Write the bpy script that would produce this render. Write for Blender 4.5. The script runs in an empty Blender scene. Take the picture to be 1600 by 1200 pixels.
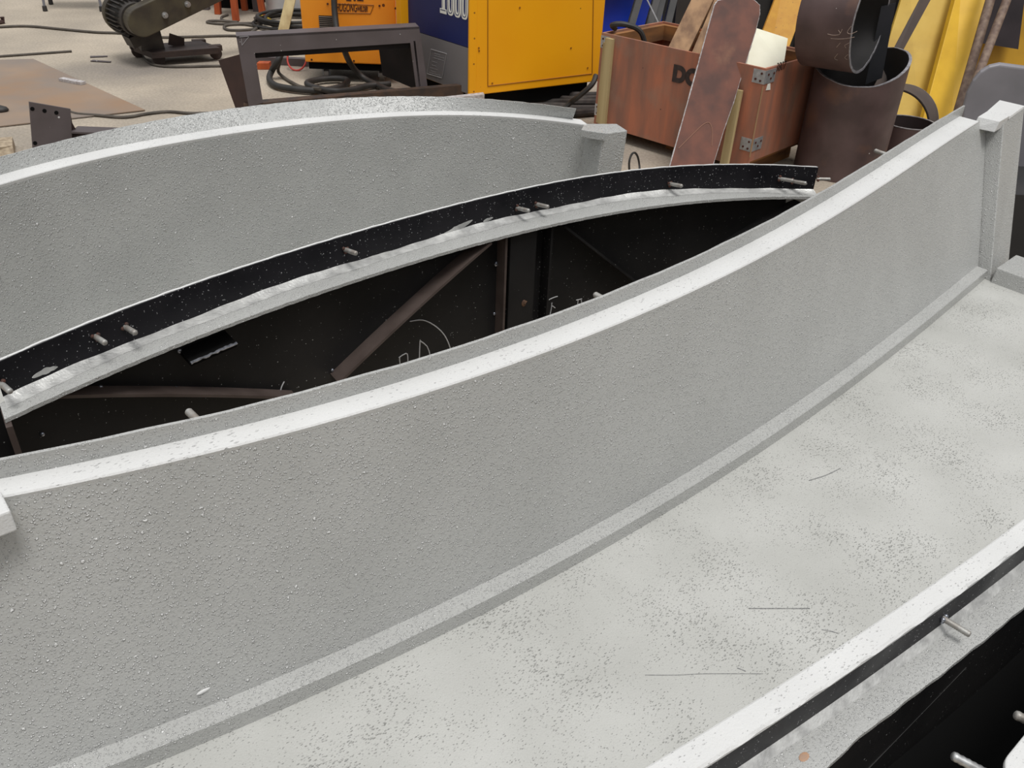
import bpy, bmesh, math, random
from mathutils import Vector, Matrix
random.seed(7)
SC = bpy.context.scene
COL = SC.collection
V = Vector

# ------------------------------------------------------------------ camera
PITCH, ROLL, FPX, CAMH = math.radians(33), math.radians(2.5), 1350.0, 1.65
fw = V((0, math.cos(PITCH), -math.sin(PITCH)))
r0 = V((1, 0, 0)); u0 = r0.cross(fw)
rt = r0 * math.cos(ROLL) + u0 * math.sin(ROLL)
up = rt.cross(fw)
CAMP = V((0, 0, CAMH))
cam = bpy.data.cameras.new('camera'); cam.sensor_width = 36; cam.lens = FPX / 1600 * 36
cam.clip_start = 0.02
camo = bpy.data.objects.new('camera', cam); COL.objects.link(camo)
m = Matrix((rt, up, -fw)).transposed().to_4x4(); m.translation = CAMP
camo.matrix_world = m
SC.camera = camo

# ------------------------------------------------------------------ world and light
W = bpy.data.worlds.new('overcast'); SC.world = W; W.use_nodes = True
wn = W.node_tree.nodes; wl = W.node_tree.links; wn.clear()
wo = wn.new('ShaderNodeOutputWorld'); bg = wn.new('ShaderNodeBackground')
tc = wn.new('ShaderNodeTexCoord'); sx = wn.new('ShaderNodeSeparateXYZ'); rp = wn.new('ShaderNodeValToRGB')
wl.new(tc.outputs['Generated'], sx.inputs[0]); wl.new(sx.outputs['Z'], rp.inputs[0])
wl.new(rp.outputs[0], bg.inputs[0]); wl.new(bg.outputs[0], wo.inputs[0])
e = rp.color_ramp.elements
e[0].position = 0.0; e[0].color = (0.13, 0.127, 0.122, 1)
e[1].position = 0.95; e[1].color = (1.0, 1.0, 1.0, 1)
x = e.new(0.30); x.color = (0.27, 0.27, 0.272, 1)
x = e.new(0.65); x.color = (0.66, 0.67, 0.69, 1)
bg.inputs[1].default_value = 1.0
sun = bpy.data.lights.new('skylight', 'SUN'); sun.energy = 1.75; sun.angle = math.radians(20)
sun.color = (1.0, 0.985, 0.96)
so = bpy.data.objects.new('skylight', sun); COL.objects.link(so)
so.rotation_euler = V((-0.16, 0.30, -1.0)).to_track_quat('-Z', 'Y').to_euler()

SC.view_settings.view_transform = 'Standard'
SC.view_settings.look = 'None'
SC.view_settings.exposure = 0.12
SC.view_settings.gamma = 1.0
SC.view_settings.use_curve_mapping = False

# ------------------------------------------------------------------ site survey: sight line through a photo point met with a level, depth or wall
def ray(px, py):
    return fw + rt * ((px - 800) / FPX) + up * ((600 - py) / FPX)
def P(px, py, z=0.0):
    d = ray(px, py); return CAMP + d * ((z - CAMH) / d.z)
def PY(px, py, y):
    d = ray(px, py); return CAMP + d * (y / d.y)
def PN(px, py, p, n):
    d = ray(px, py); return CAMP + d * ((p - CAMP).dot(n) / d.dot(n))

# ------------------------------------------------------------------ materials
def srgb(r, g, b):
    f = lambda c: (c / 255 / 12.92) if c / 255 <= 0.04045 else ((c / 255 + 0.055) / 1.055) ** 2.4
    return (f(r), f(g), f(b), 1)
MATS = {}
def mat(name, c1, c2=None, scale=6, rough=0.6, metal=0.0, bump=0.0, bscale=60, bdist=0.004, lo=0.35, hi=0.65,
        detail=4, spots=None, stretch=None, spec=0.5, c3=None, scale3=2.0, lo3=0.5, hi3=0.65, rrange=None, grain=0):
    if name in MATS: return MATS[name]
    M = bpy.data.materials.new(name); M.use_nodes = True; MATS[name] = M
    n = M.node_tree.nodes; l = M.node_tree.links
    b = n['Principled BSDF']
    b.inputs['Roughness'].default_value = rough; b.inputs['Metallic'].default_value = metal
    b.inputs['Specular IOR Level'].default_value = spec
    tc = n.new('ShaderNodeTexCoord'); src = tc.outputs['Object']
    if stretch:
        mp = n.new('ShaderNodeMapping'); mp.inputs['Scale'].default_value = stretch
        l.new(src, mp.inputs[0]); src2 = mp.outputs[0]
    else: src2 = src
    def noise(sc, det, s):
        t = n.new('ShaderNodeTexNoise'); t.inputs['Scale'].default_value = sc; t.inputs['Detail'].default_value = det
        l.new(s, t.inputs['Vector']); return t
    def ramp(fac, a, c):
        r = n.new('ShaderNodeMapRange'); r.inputs['From Min'].default_value = a; r.inputs['From Max'].default_value = c
        l.new(fac, r.inputs['Value']); return r.outputs[0]
    def mix(fac, a, c):
        x = n.new('ShaderNodeMix'); x.data_type = 'RGBA'
        l.new(fac, x.inputs[0])
        if isinstance(a, tuple): x.inputs[6].default_value = a
        else: l.new(a, x.inputs[6])
        x.inputs[7].default_value = c
        return x.outputs[2]
    col = c1
    if c2:
        t = noise(scale, detail, src2); f = ramp(t.outputs['Fac'], lo, hi)
        col = mix(f, c1, c2)
        if rrange: 
            rr = n.new('ShaderNodeMapRange'); rr.inputs['To Min'].default_value = rrange[0]; rr.inputs['To Max'].default_value = rrange[1]
            l.new(f, rr.inputs['Value']); l.new(rr.outputs[0], b.inputs['Roughness'])
    if c3:
        t = noise(scale3, 6, src); col = mix(ramp(t.outputs['Fac'], lo3, hi3), col, c3)
    if spots:   # (colour, scale, size, noise-amount)
        vo = n.new('ShaderNodeTexVoronoi'); vo.inputs['Scale'].default_value = spots[1]
        l.new(src, vo.inputs['Vector'])
        sp = n.new('ShaderNodeSeparateColor'); l.new(vo.outputs['Color'], sp.inputs[0])
        a = n.new('ShaderNodeMath'); a.operation = 'MULTIPLY'; l.new(sp.outputs[0], a.inputs[0]); l.new(sp.outputs[1], a.inputs[1])
        pw = n.new('ShaderNodeMath'); pw.operation = 'POWER'; l.new(a.outputs[0], pw.inputs[0]); pw.inputs[1].default_value = spots[3]
        s2 = n.new('ShaderNodeMath'); s2.operation = 'MULTIPLY'; l.new(pw.outputs[0], s2.inputs[0]); s2.inputs[1].default_value = spots[2]
        lt = n.new('ShaderNodeMath'); lt.operation = 'LESS_THAN'; l.new(vo.outputs['Distance'], lt.inputs[0]); l.new(s2.outputs[0], lt.inputs[1])
        col = mix(lt.outputs[0], col, spots[0])
    if grain:
        t = noise(grain, 5, src); rr = n.new('ShaderNodeMapRange'); rr.inputs['From Min'].default_value = .3; rr.inputs['From Max'].default_value = .7
        rr.inputs['To Min'].default_value = .82; rr.inputs['To Max'].default_value = 1.16; l.new(t.outputs['Fac'], rr.inputs['Value'])
        x = n.new('ShaderNodeMix'); x.data_type = 'RGBA'; x.blend_type = 'MULTIPLY'; x.inputs[0].default_value = 1
        l.new(col, x.inputs[6]); l.new(rr.outputs[0], x.inputs[7]); col = x.outputs[2]
    if isinstance(col, tuple): b.inputs['Base Color'].default_value = col
    else: l.new(col, b.inputs['Base Color'])
    if bump:
        t = noise(bscale, 3, src)
        bp = n.new('ShaderNodeBump'); bp.inputs['Strength'].default_value = bump; bp.inputs['Distance'].default_value = bdist
        l.new(t.outputs['Fac'], bp.inputs['Height']); l.new(bp.outputs[0], b.inputs['Normal'])
    return M

FLOOR_YAW = math.radians(-41)
def stucco(name, c1, c2, bscale, bdist, strength, dots, pits=0.0, rough=0.5, spec=0.5, tip=.5):
    """sprayed grey paint: grainy orange-peel relief with raised droplets (dots) and small craters (pits)"""
    M = bpy.data.materials.new(name); M.use_nodes = True; MATS[name] = M
    n = M.node_tree.nodes; l = M.node_tree.links; b = n['Principled BSDF']
    b.inputs['Roughness'].default_value = rough; b.inputs['Specular IOR Level'].default_value = spec
    tc = n.new('ShaderNodeTexCoord'); src = tc.outputs['Object']
    t0 = n.new('ShaderNodeTexNoise'); t0.inputs['Scale'].default_value = 5; t0.inputs['Detail'].default_value = 5; l.new(src, t0.inputs['Vector'])
    mr = n.new('ShaderNodeMapRange'); mr.inputs['From Min'].default_value = .3; mr.inputs['From Max'].default_value = .7; l.new(t0.outputs['Fac'], mr.inputs[0])
    mx = n.new('ShaderNodeMix'); mx.data_type = 'RGBA'; l.new(mr.outputs[0], mx.inputs[0]); mx.inputs[6].default_value = c1; mx.inputs[7].default_value = c2
    l.new(mx.outputs[2], b.inputs['Base Color'])
    t = n.new('ShaderNodeTexNoise'); t.inputs['Scale'].default_value = bscale; t.inputs['Detail'].default_value = 2.5; t.inputs['Roughness'].default_value = .55
    l.new(src, t.inputs['Vector'])
    def math_(op, a, b=None, c=None):
        x = n.new('ShaderNodeMath'); x.operation = op
        for k, v in enumerate((a, b, c)):
            if v is None: continue
            if isinstance(v, (int, float)): x.inputs[k].default_value = v
            else: l.new(v, x.inputs[k])
        return x.outputs[0]
    def blobs(scale, size, seed, keep, want_mask=False, stretch=None, patch=None):
        """scattered rounded bumps, each cell with its own size; keep = share of cells that carry one"""
        s_ = src
        if stretch:
            mp = n.new('ShaderNodeMapping'); mp.inputs['Rotation'].default_value = (0, 0, stretch[0]); mp.inputs['Scale'].default_value = stretch[1]
            l.new(src, mp.inputs[0]); s_ = mp.outputs[0]
        wv = n.new('ShaderNodeTexNoise'); wv.inputs['Scale'].default_value = scale * 1.4; l.new(s_, wv.inputs['Vector'])
        ws = n.new('ShaderNodeVectorMath'); ws.operation = 'SCALE'; ws.inputs[3].default_value = .9 / scale; l.new(wv.outputs['Color'], ws.inputs[0])
        ad = n.new('ShaderNodeVectorMath'); ad.operation = 'ADD'; l.new(s_, ad.inputs[0]); l.new(ws.outputs[0], ad.inputs[1])
        a2 = n.new('ShaderNodeVectorMath'); a2.operation = 'ADD'; a2.inputs[1].default_value = (seed, seed * .7, seed * .3); l.new(ad.outputs[0], a2.inputs[0])
        vo = n.new('ShaderNodeTexVoronoi'); vo.inputs['Scale'].default_value = scale; l.new(a2.outputs[0], vo.inputs['Vector'])
        sp = n.new('ShaderNodeSeparateColor'); l.new(vo.outputs['Color'], sp.inputs[0])
        on = math_('GREATER_THAN', sp.outputs[0], 1 - keep)
        rad = math_('MULTIPLY_ADD', sp.outputs[1], size * .7, size * .3)
        if patch:
            pn_ = n.new('ShaderNodeTexNoise'); pn_.inputs['Scale'].default_value = patch; pn_.inputs['Detail'].default_value = 5; l.new(src, pn_.inputs['Vector'])
            pm = n.new('ShaderNodeMapRange'); pm.inputs['From Min'].default_value = .36; pm.inputs['From Max'].default_value = .66; l.new(pn_.outputs['Fac'], pm.inputs[0])
            rad = math_('MULTIPLY', rad, math_('MULTIPLY_ADD', pm.outputs[0], .65, .35))
        q = math_('SUBTRACT', 1.0, math_('DIVIDE', vo.outputs['Distance'], rad))
        q = math_('MAXIMUM', q, 0.0)
        q = math_('MULTIPLY', math_('MULTIPLY', q, rad), on)      # cone: constant flank slope
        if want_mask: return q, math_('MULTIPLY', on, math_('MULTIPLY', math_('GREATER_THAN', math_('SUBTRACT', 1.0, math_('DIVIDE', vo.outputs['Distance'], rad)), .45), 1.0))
        return q
    h = math_('MULTIPLY', t.outputs['Fac'], .5)
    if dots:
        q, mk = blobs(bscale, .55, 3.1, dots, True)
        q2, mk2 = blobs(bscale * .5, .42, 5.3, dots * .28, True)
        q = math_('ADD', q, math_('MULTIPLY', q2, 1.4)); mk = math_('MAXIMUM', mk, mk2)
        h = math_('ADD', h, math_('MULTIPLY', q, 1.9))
        m2 = n.new('ShaderNodeMix'); m2.data_type = 'RGBA'; l.new(math_('MULTIPLY', mk, tip), m2.inputs[0]); l.new(mx.outputs[2], m2.inputs[6]); m2.inputs[7].default_value = (.86, .86, .85, 1)  # droplet tops lightened in the base colour: painted glints
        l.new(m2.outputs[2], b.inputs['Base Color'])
    if pits: h = math_('SUBTRACT', h, math_('MULTIPLY', blobs(bscale * .9, .6, 7.7, pits, False, (FLOOR_YAW, (.55, 1.2, 1)), 7), 2.6))
    bp = n.new('ShaderNodeBump'); bp.inputs['Strength'].default_value = strength; bp.inputs['Distance'].default_value = bdist
    l.new(h, bp.inputs['Height']); l.new(bp.outputs[0], b.inputs['Normal'])
    return M

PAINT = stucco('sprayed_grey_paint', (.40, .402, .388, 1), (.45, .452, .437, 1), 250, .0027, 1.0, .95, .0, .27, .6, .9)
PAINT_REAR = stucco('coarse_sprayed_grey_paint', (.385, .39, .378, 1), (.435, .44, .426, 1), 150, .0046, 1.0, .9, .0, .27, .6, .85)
PAINT_BED = stucco('dimmed_bed_paint', (.42, .42, .395, 1), (.50, .50, .475, 1), 330, .0022, 1.0, .0, .8, .6, .3)  # ledge paint darkened for the bed's weaker light; pits are relief
PAINT_RIM = stucco('lit_grey_paint', (.62, .62, .61, 1), (.68, .68, .67, 1), 260, .0018, 1.0, .0, .4, .5)  # same grey paint made lighter: stronger light on the ledges painted in
BLACKST = mat('mill_black_steel', (.006, .006, .008, 1), (.014, .013, .016, 1), 5, .42, .0, .25, 40, .002, spots=((.40, .40, .41, 1), 250, .5, 2.2), spec=.22, rrange=(.35, .6))
INNERST = mat('inner_black_steel', (.010, .010, .0105, 1), (.020, .019, .019, 1), 4, .42, .0, .15, 40, .002, spots=((.26, .26, .25, 1), 190, .45, 3.2), spec=.25)
RIBST = mat('brown_mill_steel', (.06, .043, .037, 1), (.10, .075, .066, 1), 9, .55, .1, .1, 60, .001)
SEAM = mat('weld_silver', (.42, .42, .41, 1), (.66, .66, .64, 1), 30, .38, .35, .6, 160, .002)
WELD = mat('weld_bead', (.25, .27, .32, 1), (.5, .52, .58, 1), 90, .25, .8, .4, 200, .001)
STUDM = mat('dusty_bolt', (.42, .42, .40, 1), (.30, .27, .24, 1), 60, .5, .4, .4, 500, .0008)
RUSTY = mat('rust_collar', (.10, .03, .016, 1), (.05, .03, .025, 1), 70, .8)
ZINC = mat('zinc_bolt', (.55, .56, .56, 1), (.4, .4, .4, 1), 80, .35, .7)
CHALK = mat('chalk', (.50, .50, .50, 1), None, rough=.9)
CONC = mat('concrete_floor', srgb(178, 166, 149), srgb(152, 142, 128), 1.3, .85, 0, .25, 25, .01, .35, .7, 8,
           spots=(srgb(120, 110, 102), 6, .10, 1.5), c3=srgb(128, 121, 114), scale3=.55, lo3=.52, hi3=.72, grain=60)
SHEETM = mat('rust_stained_sheet', srgb(148, 126, 106), srgb(128, 117, 108), 1.6, .7, .0, .1, 30, .003, .35, .6, 6, c3=srgb(148, 116, 86), scale3=1.1, lo3=.48, hi3=.68)
EDGEM = mat('cut_steel_edge', srgb(95, 70, 58), srgb(60, 45, 40), 12, .7, .2)
DKST = mat('dark_painted_steel', srgb(98, 90, 92), srgb(84, 76, 76), 4, .55, .1, .1, 60, .001, spots=((.6, .6, .6, 1), 40, .25, 4.0))
DKRED = mat('dark_primer_steel', srgb(72, 52, 48), srgb(58, 44, 42), 6, .6, .1, .1, 60, .001)
MACHM = mat('oily_machine_olive', srgb(84, 78, 62), srgb(64, 58, 50), 8, .5, .2, .2, 60, .002)
MACHD = mat('oily_machine_dark', srgb(66, 61, 56), srgb(44, 40, 38), 8, .55, .2, .3, 60, .002)
MACHB = mat('machine_base_brown', srgb(72, 58, 52), srgb(52, 42, 40), 8, .6, .2, .2, 60, .002)
CABLE = mat('black_rubber', (.018, .017, .016, 1), (.035, .032, .03, 1), 12, .6)
HOSEM = mat('ribbed_dusty_hose', (.055, .045, .04, 1), (.03, .026, .024, 1), 20, .7)
CABLEG = mat('dusty_cable', (.06, .05, .04, 1), (.1, .085, .07, 1), 12, .7)
ORANGE = mat('orange_enamel', srgb(248, 158, 42), srgb(242, 146, 30), 2.5, .42, 0, c3=srgb(212, 108, 20), scale3=1.8, lo3=.55, hi3=.8, spots=(srgb(110, 60, 20), 12, .14, 3.0))
YELLOW = mat('amber_enamel', srgb(252, 176, 10), srgb(248, 168, 8), 2, .45, 0, spots=(srgb(120, 80, 20), 14, .12, 3.0))
NAVY = mat('navy_panel', srgb(26, 40, 98), srgb(22, 34, 86), 3, .5)
GREYP = mat('grey_panel', srgb(126, 123, 124), srgb(118, 115, 116), 3, .5)
BLACKM = mat('black_gap', (.005, .005, .005, 1), None, rough=.9, spec=.12)
WHITEM = mat('white_lettering', (.85, .85, .78, 1), None, rough=.5)
DARKINK = mat('dark_lettering', srgb(74, 34, 22), None, rough=.6)
LINEM = mat('panel_seam', srgb(150, 92, 8), None, rough=.6)
PLATEL = mat('data_plate_line', srgb(165, 163, 163), None, rough=.5)
ORWOOD = mat('orange_wood', srgb(190, 92, 40), srgb(150, 64, 28), 14, .6, 0, stretch=(1, 1, .15))
PLANK = mat('pale_plank', srgb(190, 172, 128), srgb(160, 138, 96), 14, .75, 0, stretch=(1, 1, .08))
PLANKB = mat('brown_plank', srgb(176, 140, 104), srgb(128, 98, 74), 18, .75, 0, stretch=(1, 1, .06))
CRATEM = mat('crate_plywood', srgb(182, 114, 86), srgb(140, 100, 84), 7, .7, 0, .2, 60, .001, .32, .62, 7, stretch=(1.8, 1.8, .35), spots=(srgb(66, 44, 38), 16, .16, 2.0), c3=srgb(148, 126, 110), scale3=4, lo3=.5, hi3=.78)
CRATEIN = mat('crate_inner_wood', srgb(160, 110, 62), srgb(110, 76, 48), 8, .8, 0, stretch=(.4, .4, 2))
GALV = mat('galvanised_bracket', (.5, .51, .53, 1), (.36, .37, .38, 1), 40, .4, .6)
RUSTPL = mat('brown_scale_steel', srgb(122, 78, 64), srgb(92, 64, 57), 9, .6, .05, .15, 40, .002, c3=srgb(136, 96, 76), scale3=7, lo3=.6, hi3=.75)
TORCH = mat('torch_cut_edge', (.62, .6, .6, 1), (.38, .34, .33, 1), 60, .5, .2, .5, 120, .003)
PIPEM = mat('pipe_mill_scale', srgb(98, 79, 77), srgb(76, 60, 58), 5, .5, .1, .1, 40, .002, c3=srgb(122, 88, 70), scale3=4, lo3=.55, hi3=.75, spots=(srgb(190, 185, 180), 26, .14, 3.5))
PIPEIN = mat('pipe_inside_dark', (.012, .011, .011, 1), (.022, .02, .02, 1), 6, .6, .1)
RIMM = mat('bright_cut_rim', (.36, .35, .37, 1), (.2, .19, .2, 1), 50, .45, .4)
YBOARD = mat('ochre_painted_steel', srgb(210, 176, 78), srgb(200, 164, 62), 5, .6, 0, .1, 40, .001, spots=(srgb(110, 90, 40), 30, .14, 2.5), c3=srgb(188, 152, 62), scale3=3)
YBRIGHT = mat('bright_yellow_paint', srgb(228, 182, 44), srgb(212, 166, 36), 5, .5, 0, .1, 40, .001, spots=(srgb(120, 90, 30), 30, .12, 2.5))
YOR = mat('speckled_amber_paint', srgb(206, 152, 40), srgb(190, 132, 30), 10, .6, 0, spots=(srgb(110, 80, 34), 130, .4, 1.8))
BARK = mat('rusty_pipe_skin', srgb(136, 116, 100), srgb(104, 84, 74), 30, .7, .0, .3, 160, .002)
GREYSH = mat('grey_rolled_plate', srgb(140, 137, 142), srgb(126, 124, 128), 5, .5, .0, .1, 90, .001)
WHBOARD = mat('cream_board', srgb(250, 247, 226), srgb(240, 236, 212), 6, .7)
BLUEB = mat('blue_plastic', srgb(16, 60, 190), srgb(12, 48, 165), 3, .4)
WHPL = mat('white_plastic', srgb(222, 222, 222), srgb(196, 196, 196), 4, .5)
REDW = mat('red_insulation', srgb(190, 60, 50), None, rough=.5)
YCON = mat('yellow_connector', srgb(176, 150, 40), None, rough=.5)
STOOLST = mat('blue_grey_tube', srgb(140, 142, 152), None, rough=.35, metal=.5)
WALLM = mat('dark_shed_wall', (.02, .019, .018, 1), (.035, .032, .03, 1), 2, .8)
CHIPM = mat('wood_chip', srgb(176, 160, 136), srgb(140, 124, 104), 40, .8)

# ------------------------------------------------------------------ builders
class MB:
    def __init__(s): s.bm = bmesh.new()
    def face(s, vs):
        try: return s.bm.faces.new(vs)
        except ValueError: return None
    def hexa(s, lo, hi):
        a = [s.bm.verts.new(p) for p in lo]; b = [s.bm.verts.new(p) for p in hi]; k = len(a)
        s.face(a[::-1]); s.face(b)
        for i in range(k): s.face([a[i], a[(i + 1) % k], b[(i + 1) % k], b[i]])
        return s
    def box(s, x0, x1, y0, y1, z0, z1):
        return s.hexa([(x0, y0, z0), (x1, y0, z0), (x1, y1, z0), (x0, y1, z0)], [(x0, y0, z1), (x1, y0, z1), (x1, y1, z1), (x0, y1, z1)])
    def obox(s, c, ax, ay, az):          # centre and three half-axis vectors
        c, ax, ay, az = V(c), V(ax), V(ay), V(az)
        return s.hexa([c - ax - ay - az, c + ax - ay - az, c + ax + ay - az, c - ax + ay - az], [c - ax - ay + az, c + ax - ay + az, c + ax + ay + az, c - ax + ay + az])
    def prism(s, poly, off):
        off = V(off); return s.hexa([V(p) for p in poly], [V(p) + off for p in poly])
    def sweep(s, rows, caps=True):
        R = [[s.bm.verts.new(p) for p in row] for row in rows]; k = len(R[0])
        for a, b in zip(R, R[1:]):
            for i in range(k): s.face([a[i], a[(i + 1) % k], b[(i + 1) % k], b[i]])
        if caps: s.face(R[0][::-1]); s.face(R[-1])
        return s
    def tube(s, pts, r, n=8, closed=False):
        pts = [V(p) for p in pts]; rows = []; N = len(pts); ref = None
        rr = r if isinstance(r, (list, tuple)) else [r] * N
        for i, p in enumerate(pts):
            a = pts[i - 1] if (i or closed) else p; b = pts[(i + 1) % N] if (i < N - 1 or closed) else p
            t = (b - a).normalized()
            if ref is None:
                ref = t.orthogonal().normalized()
            ref = (ref - t * ref.dot(t)).normalized(); q = t.cross(ref)
            rows.append([p + (ref * math.cos(2 * math.pi * j / n) + q * math.sin(2 * math.pi * j / n)) * rr[i] for j in range(n)])
        if closed: rows.append(rows[0])
        return s.sweep(rows, not closed)
    def cyl(s, a, b, r, n=20): return s.tube([a, b], r, n)
    def shell(s, prof_rows):             # closed rings of a thick tube: [outer0, outer1, inner1, inner0]
        R = [[s.bm.verts.new(p) for p in row] for row in prof_rows]; k = len(R[0])
        R.append(R[0])
        for a, b in zip(R, R[1:]):
            for i in range(k): s.face([a[i], a[(i + 1) % k], b[(i + 1) % k], b[i]])
        return s
    def ball(s, c, r, sx=1, sy=1, sz=1):
        bmesh.ops.create_icosphere(s.bm, subdivisions=2, radius=r, matrix=Matrix.Translation(V(c)) @ Matrix.Diagonal((sx, sy, sz, 1)))
        return s
    def build(s, name, material, parent=None, smooth=False, bevel=0.0, seg=2, ang=40):
        bm = s.bm
        bmesh.ops.remove_doubles(bm, verts=bm.verts, dist=1e-6)
        bmesh.ops.recalc_face_normals(bm, faces=bm.faces)
        me = bpy.data.meshes.new(name); bm.to_mesh(me); bm.free()
        me.materials.append(material)
        if smooth:
            for p in me.polygons: p.use_smooth = True
            me.set_sharp_from_angle(angle=math.radians(ang))
        o = bpy.data.objects.new(name, me); COL.objects.link(o)
        if parent: o.parent = parent
        if bevel:
            bv = o.modifiers.new('bevel', 'BEVEL'); bv.width = bevel; bv.segments = seg; bv.limit_method = 'ANGLE'; bv.angle_limit = math.radians(35)
        return o

def tag(o, label, cat, group=None):
    o['label'] = label; o['category'] = cat
    if group: o['group'] = group
    return o
def empty(name, loc, rz, label, cat, group=None):
    o = bpy.data.objects.new(name, None); COL.objects.link(o)
    o.location = loc; o.rotation_euler = (0, 0, rz); o.empty_display_size = .1
    return tag(o, label, cat, group)
def structure(o): o['kind'] = 'structure'; return o
def smooth_path(pts, sub=6):
    pts = [V(p) for p in pts]; out = []
    for i in range(len(pts) - 1):
        p0 = pts[max(i - 1, 0)]; p1 = pts[i]; p2 = pts[i + 1]; p3 = pts[min(i + 2, len(pts) - 1)]
        for k in range(sub):
            t = k / sub
            out.append(.5 * ((2 * p1) + (p2 - p0) * t + (2 * p0 - 5 * p1 + 4 * p2 - p3) * t * t + (3 * p1 - p0 - 3 * p2 + p3) * t ** 3))
    out.append(pts[-1]); return out
def lettering(text, size, material, parent, loc, ex, ez, name='lettering', sxx=1.0, shear=0.0, offset=0.0, extr=.0008, align='LEFT'):
    """flat letters standing on a face; ex = reading direction, ez = up, in the parent's frame"""
    c = bpy.data.curves.new(name, 'FONT'); c.body = text; c.size = size; c.shear = shear; c.offset = offset; c.extrude = extr; c.align_x = align
    o = bpy.data.objects.new(name, c); COL.objects.link(o)
    dg = bpy.context.evaluated_depsgraph_get()
    me = bpy.data.meshes.new_from_object(o.evaluated_get(dg)); me.name = name
    bpy.data.objects.remove(o); bpy.data.curves.remove(c)
    me.materials.clear(); me.materials.append(material)
    n = bpy.data.objects.new(name, me); COL.objects.link(n); n.parent = parent
    ex, ez = V(ex).normalized(), V(ez).normalized(); nn = ex.cross(ez)
    M = Matrix((ex * sxx, ez, nn)).transposed().to_4x4(); M.translation = V(loc)
    n.matrix_local = M
    return n
def poly(c, u):
    r = 0
    for k in c: r = r * u + k
    return r
def lin(a, b, n): return [a + (b - a) * i / (n - 1) for i in range(n)]

# ------------------------------------------------------------------ floor and shed wall
g = MB(); g.box(-14, 14, -4, 16, -.15, 0)
structure(g.build('floor', CONC))
g = MB(); g.box(.95, 8.5, 7.55, 7.7, 0, 3.2)
for i in range(30): g.box(.95 + i * .25, 1.03 + i * .25, 7.52, 7.55, 0, 3.2)
structure(g.build('wall_back', WALLM))

# ================================================================== the mould sections
def to_frame(o, a, p):
    d = p - o; c, s = math.cos(a), math.sin(a)
    return V((d.x * c + d.y * s, -d.x * s + d.y * c, d.z))
def stud(parent, p, d, L=.055, r=.0065, material=STUDM, collar=True, name='stud', cmat=None):
    p, d = V(p), V(d).normalized()
    g = MB(); n = 14
    pts = [p - d * .002]; rr = [r]
    k = 26
    for i in range(k + 1):               # threaded shank
        pts.append(p + d * (L * i / k)); rr.append(r * (1.0 if i % 2 else .88))
    pts.append(p + d * (L + .002)); rr.append(r * .6)
    g.tube(pts, rr, n); s = g.build(name, material, parent, True, ang=60)
    if collar:
        g = MB(); q = d.orthogonal().normalized(); w = d.cross(q)
        for i in range(3):
            a = i * 2.2 + p.x * 9
            g.ball(p + (q * math.cos(a) + w * math.sin(a)) * r * 1.1 + d * .002, r * .75)
        g.build('weld_collar', cmat or RUSTY, s, True)
    return s

# ------------------------------------------------------------------ foreground mould: curved wall on a flat bed
FO, FA = V((.4, 1.6, 0)), math.radians(40.944)
wt = (-0.0295, 0.0974, 0.0745, -0.0175); sb = (-0.0303, 0.0966, 0.0843, 0.0321)
ft = (-0.0130, 0.0609, 0.0256, -0.0784); ri = (0.0354, -0.0884, -0.5685); ro = (0.0344, -0.0839, -0.6098)
lo_ = (-0.02, -0.0960, -0.6900)
F = empty('steel_mould', FO, FA, 'large foreground light grey steel mould, curved wall standing on a wide flat bed', 'mould', 'curved steel mould sections')
ZB, ZT = .44, .90
def endu(z): return 1.535 + (z - ZB) / (ZT - ZB) * .155       # the end leans outward
def us(z, n=60, a=-1.75): return lin(a, endu(z), n)
n = 64
def fw_v(u, z): return poly(ft, u) + (poly(wt, u) - poly(ft, u)) * (z - .475) / (.9 - .475)
rows = []
for i in range(n):
    t = i / (n - 1); row = []
    zs = lin(ZB - .02, ZT, 9)
    for z in zs: u = -1.75 + (endu(z) + 1.75) * t; row.append((u, fw_v(u, z), z))
    for z in reversed(zs): u = -1.75 + (endu(z) + 1.75) * t; row.append((u, fw_v(u, z) + .01, z - (.012 if z == ZT else 0)))
    rows.append(row)
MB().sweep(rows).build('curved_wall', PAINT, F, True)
rows = []
for u in lin(-1.75, 1.60, n):
    a, b = poly(wt, u), poly(sb, u) + .008
    rows.append([(u, a - .003, .8985), (u, a - .001, .901), (u, b, .902), (u, b, .888), (u, a, .888)])
MB().sweep(rows).build('top_ledge', PAINT_RIM, F, True)
rows = []
for i, u in enumerate(lin(-1.75, 1.625, n)):
    b = poly(sb, u); j = .0012 * math.sin(i * 1.7) * math.sin(i * .61)
    rows.append([(u, b, .89), (u, b, .931 + j), (u, b + .006, .931 + j), (u, b + .006, .80), (u, b + .001, .80)])
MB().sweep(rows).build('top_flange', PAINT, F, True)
rows = []
for u in lin(-1.75, 1.535, n):
    b = poly(ft, u); rows.append([(u, b + .012, ZB - .005), (u, b + .012, .475), (u, b - .034, .475), (u, b - .036, .473), (u, b - .036, ZB - .005)])
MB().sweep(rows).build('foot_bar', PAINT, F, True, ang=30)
rows = []
for u in lin(-1.75, 1.545, n):
    rows.append([(u, poly(ft, u) + .02, ZB), (u, poly(ri, u) - .002, ZB), (u, poly(ri, u) - .002, ZB - .012), (u, poly(ft, u) + .02, ZB - .012)])
MB().sweep(rows).build('flat_bed', PAINT_BED, F)
rows = []
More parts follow.
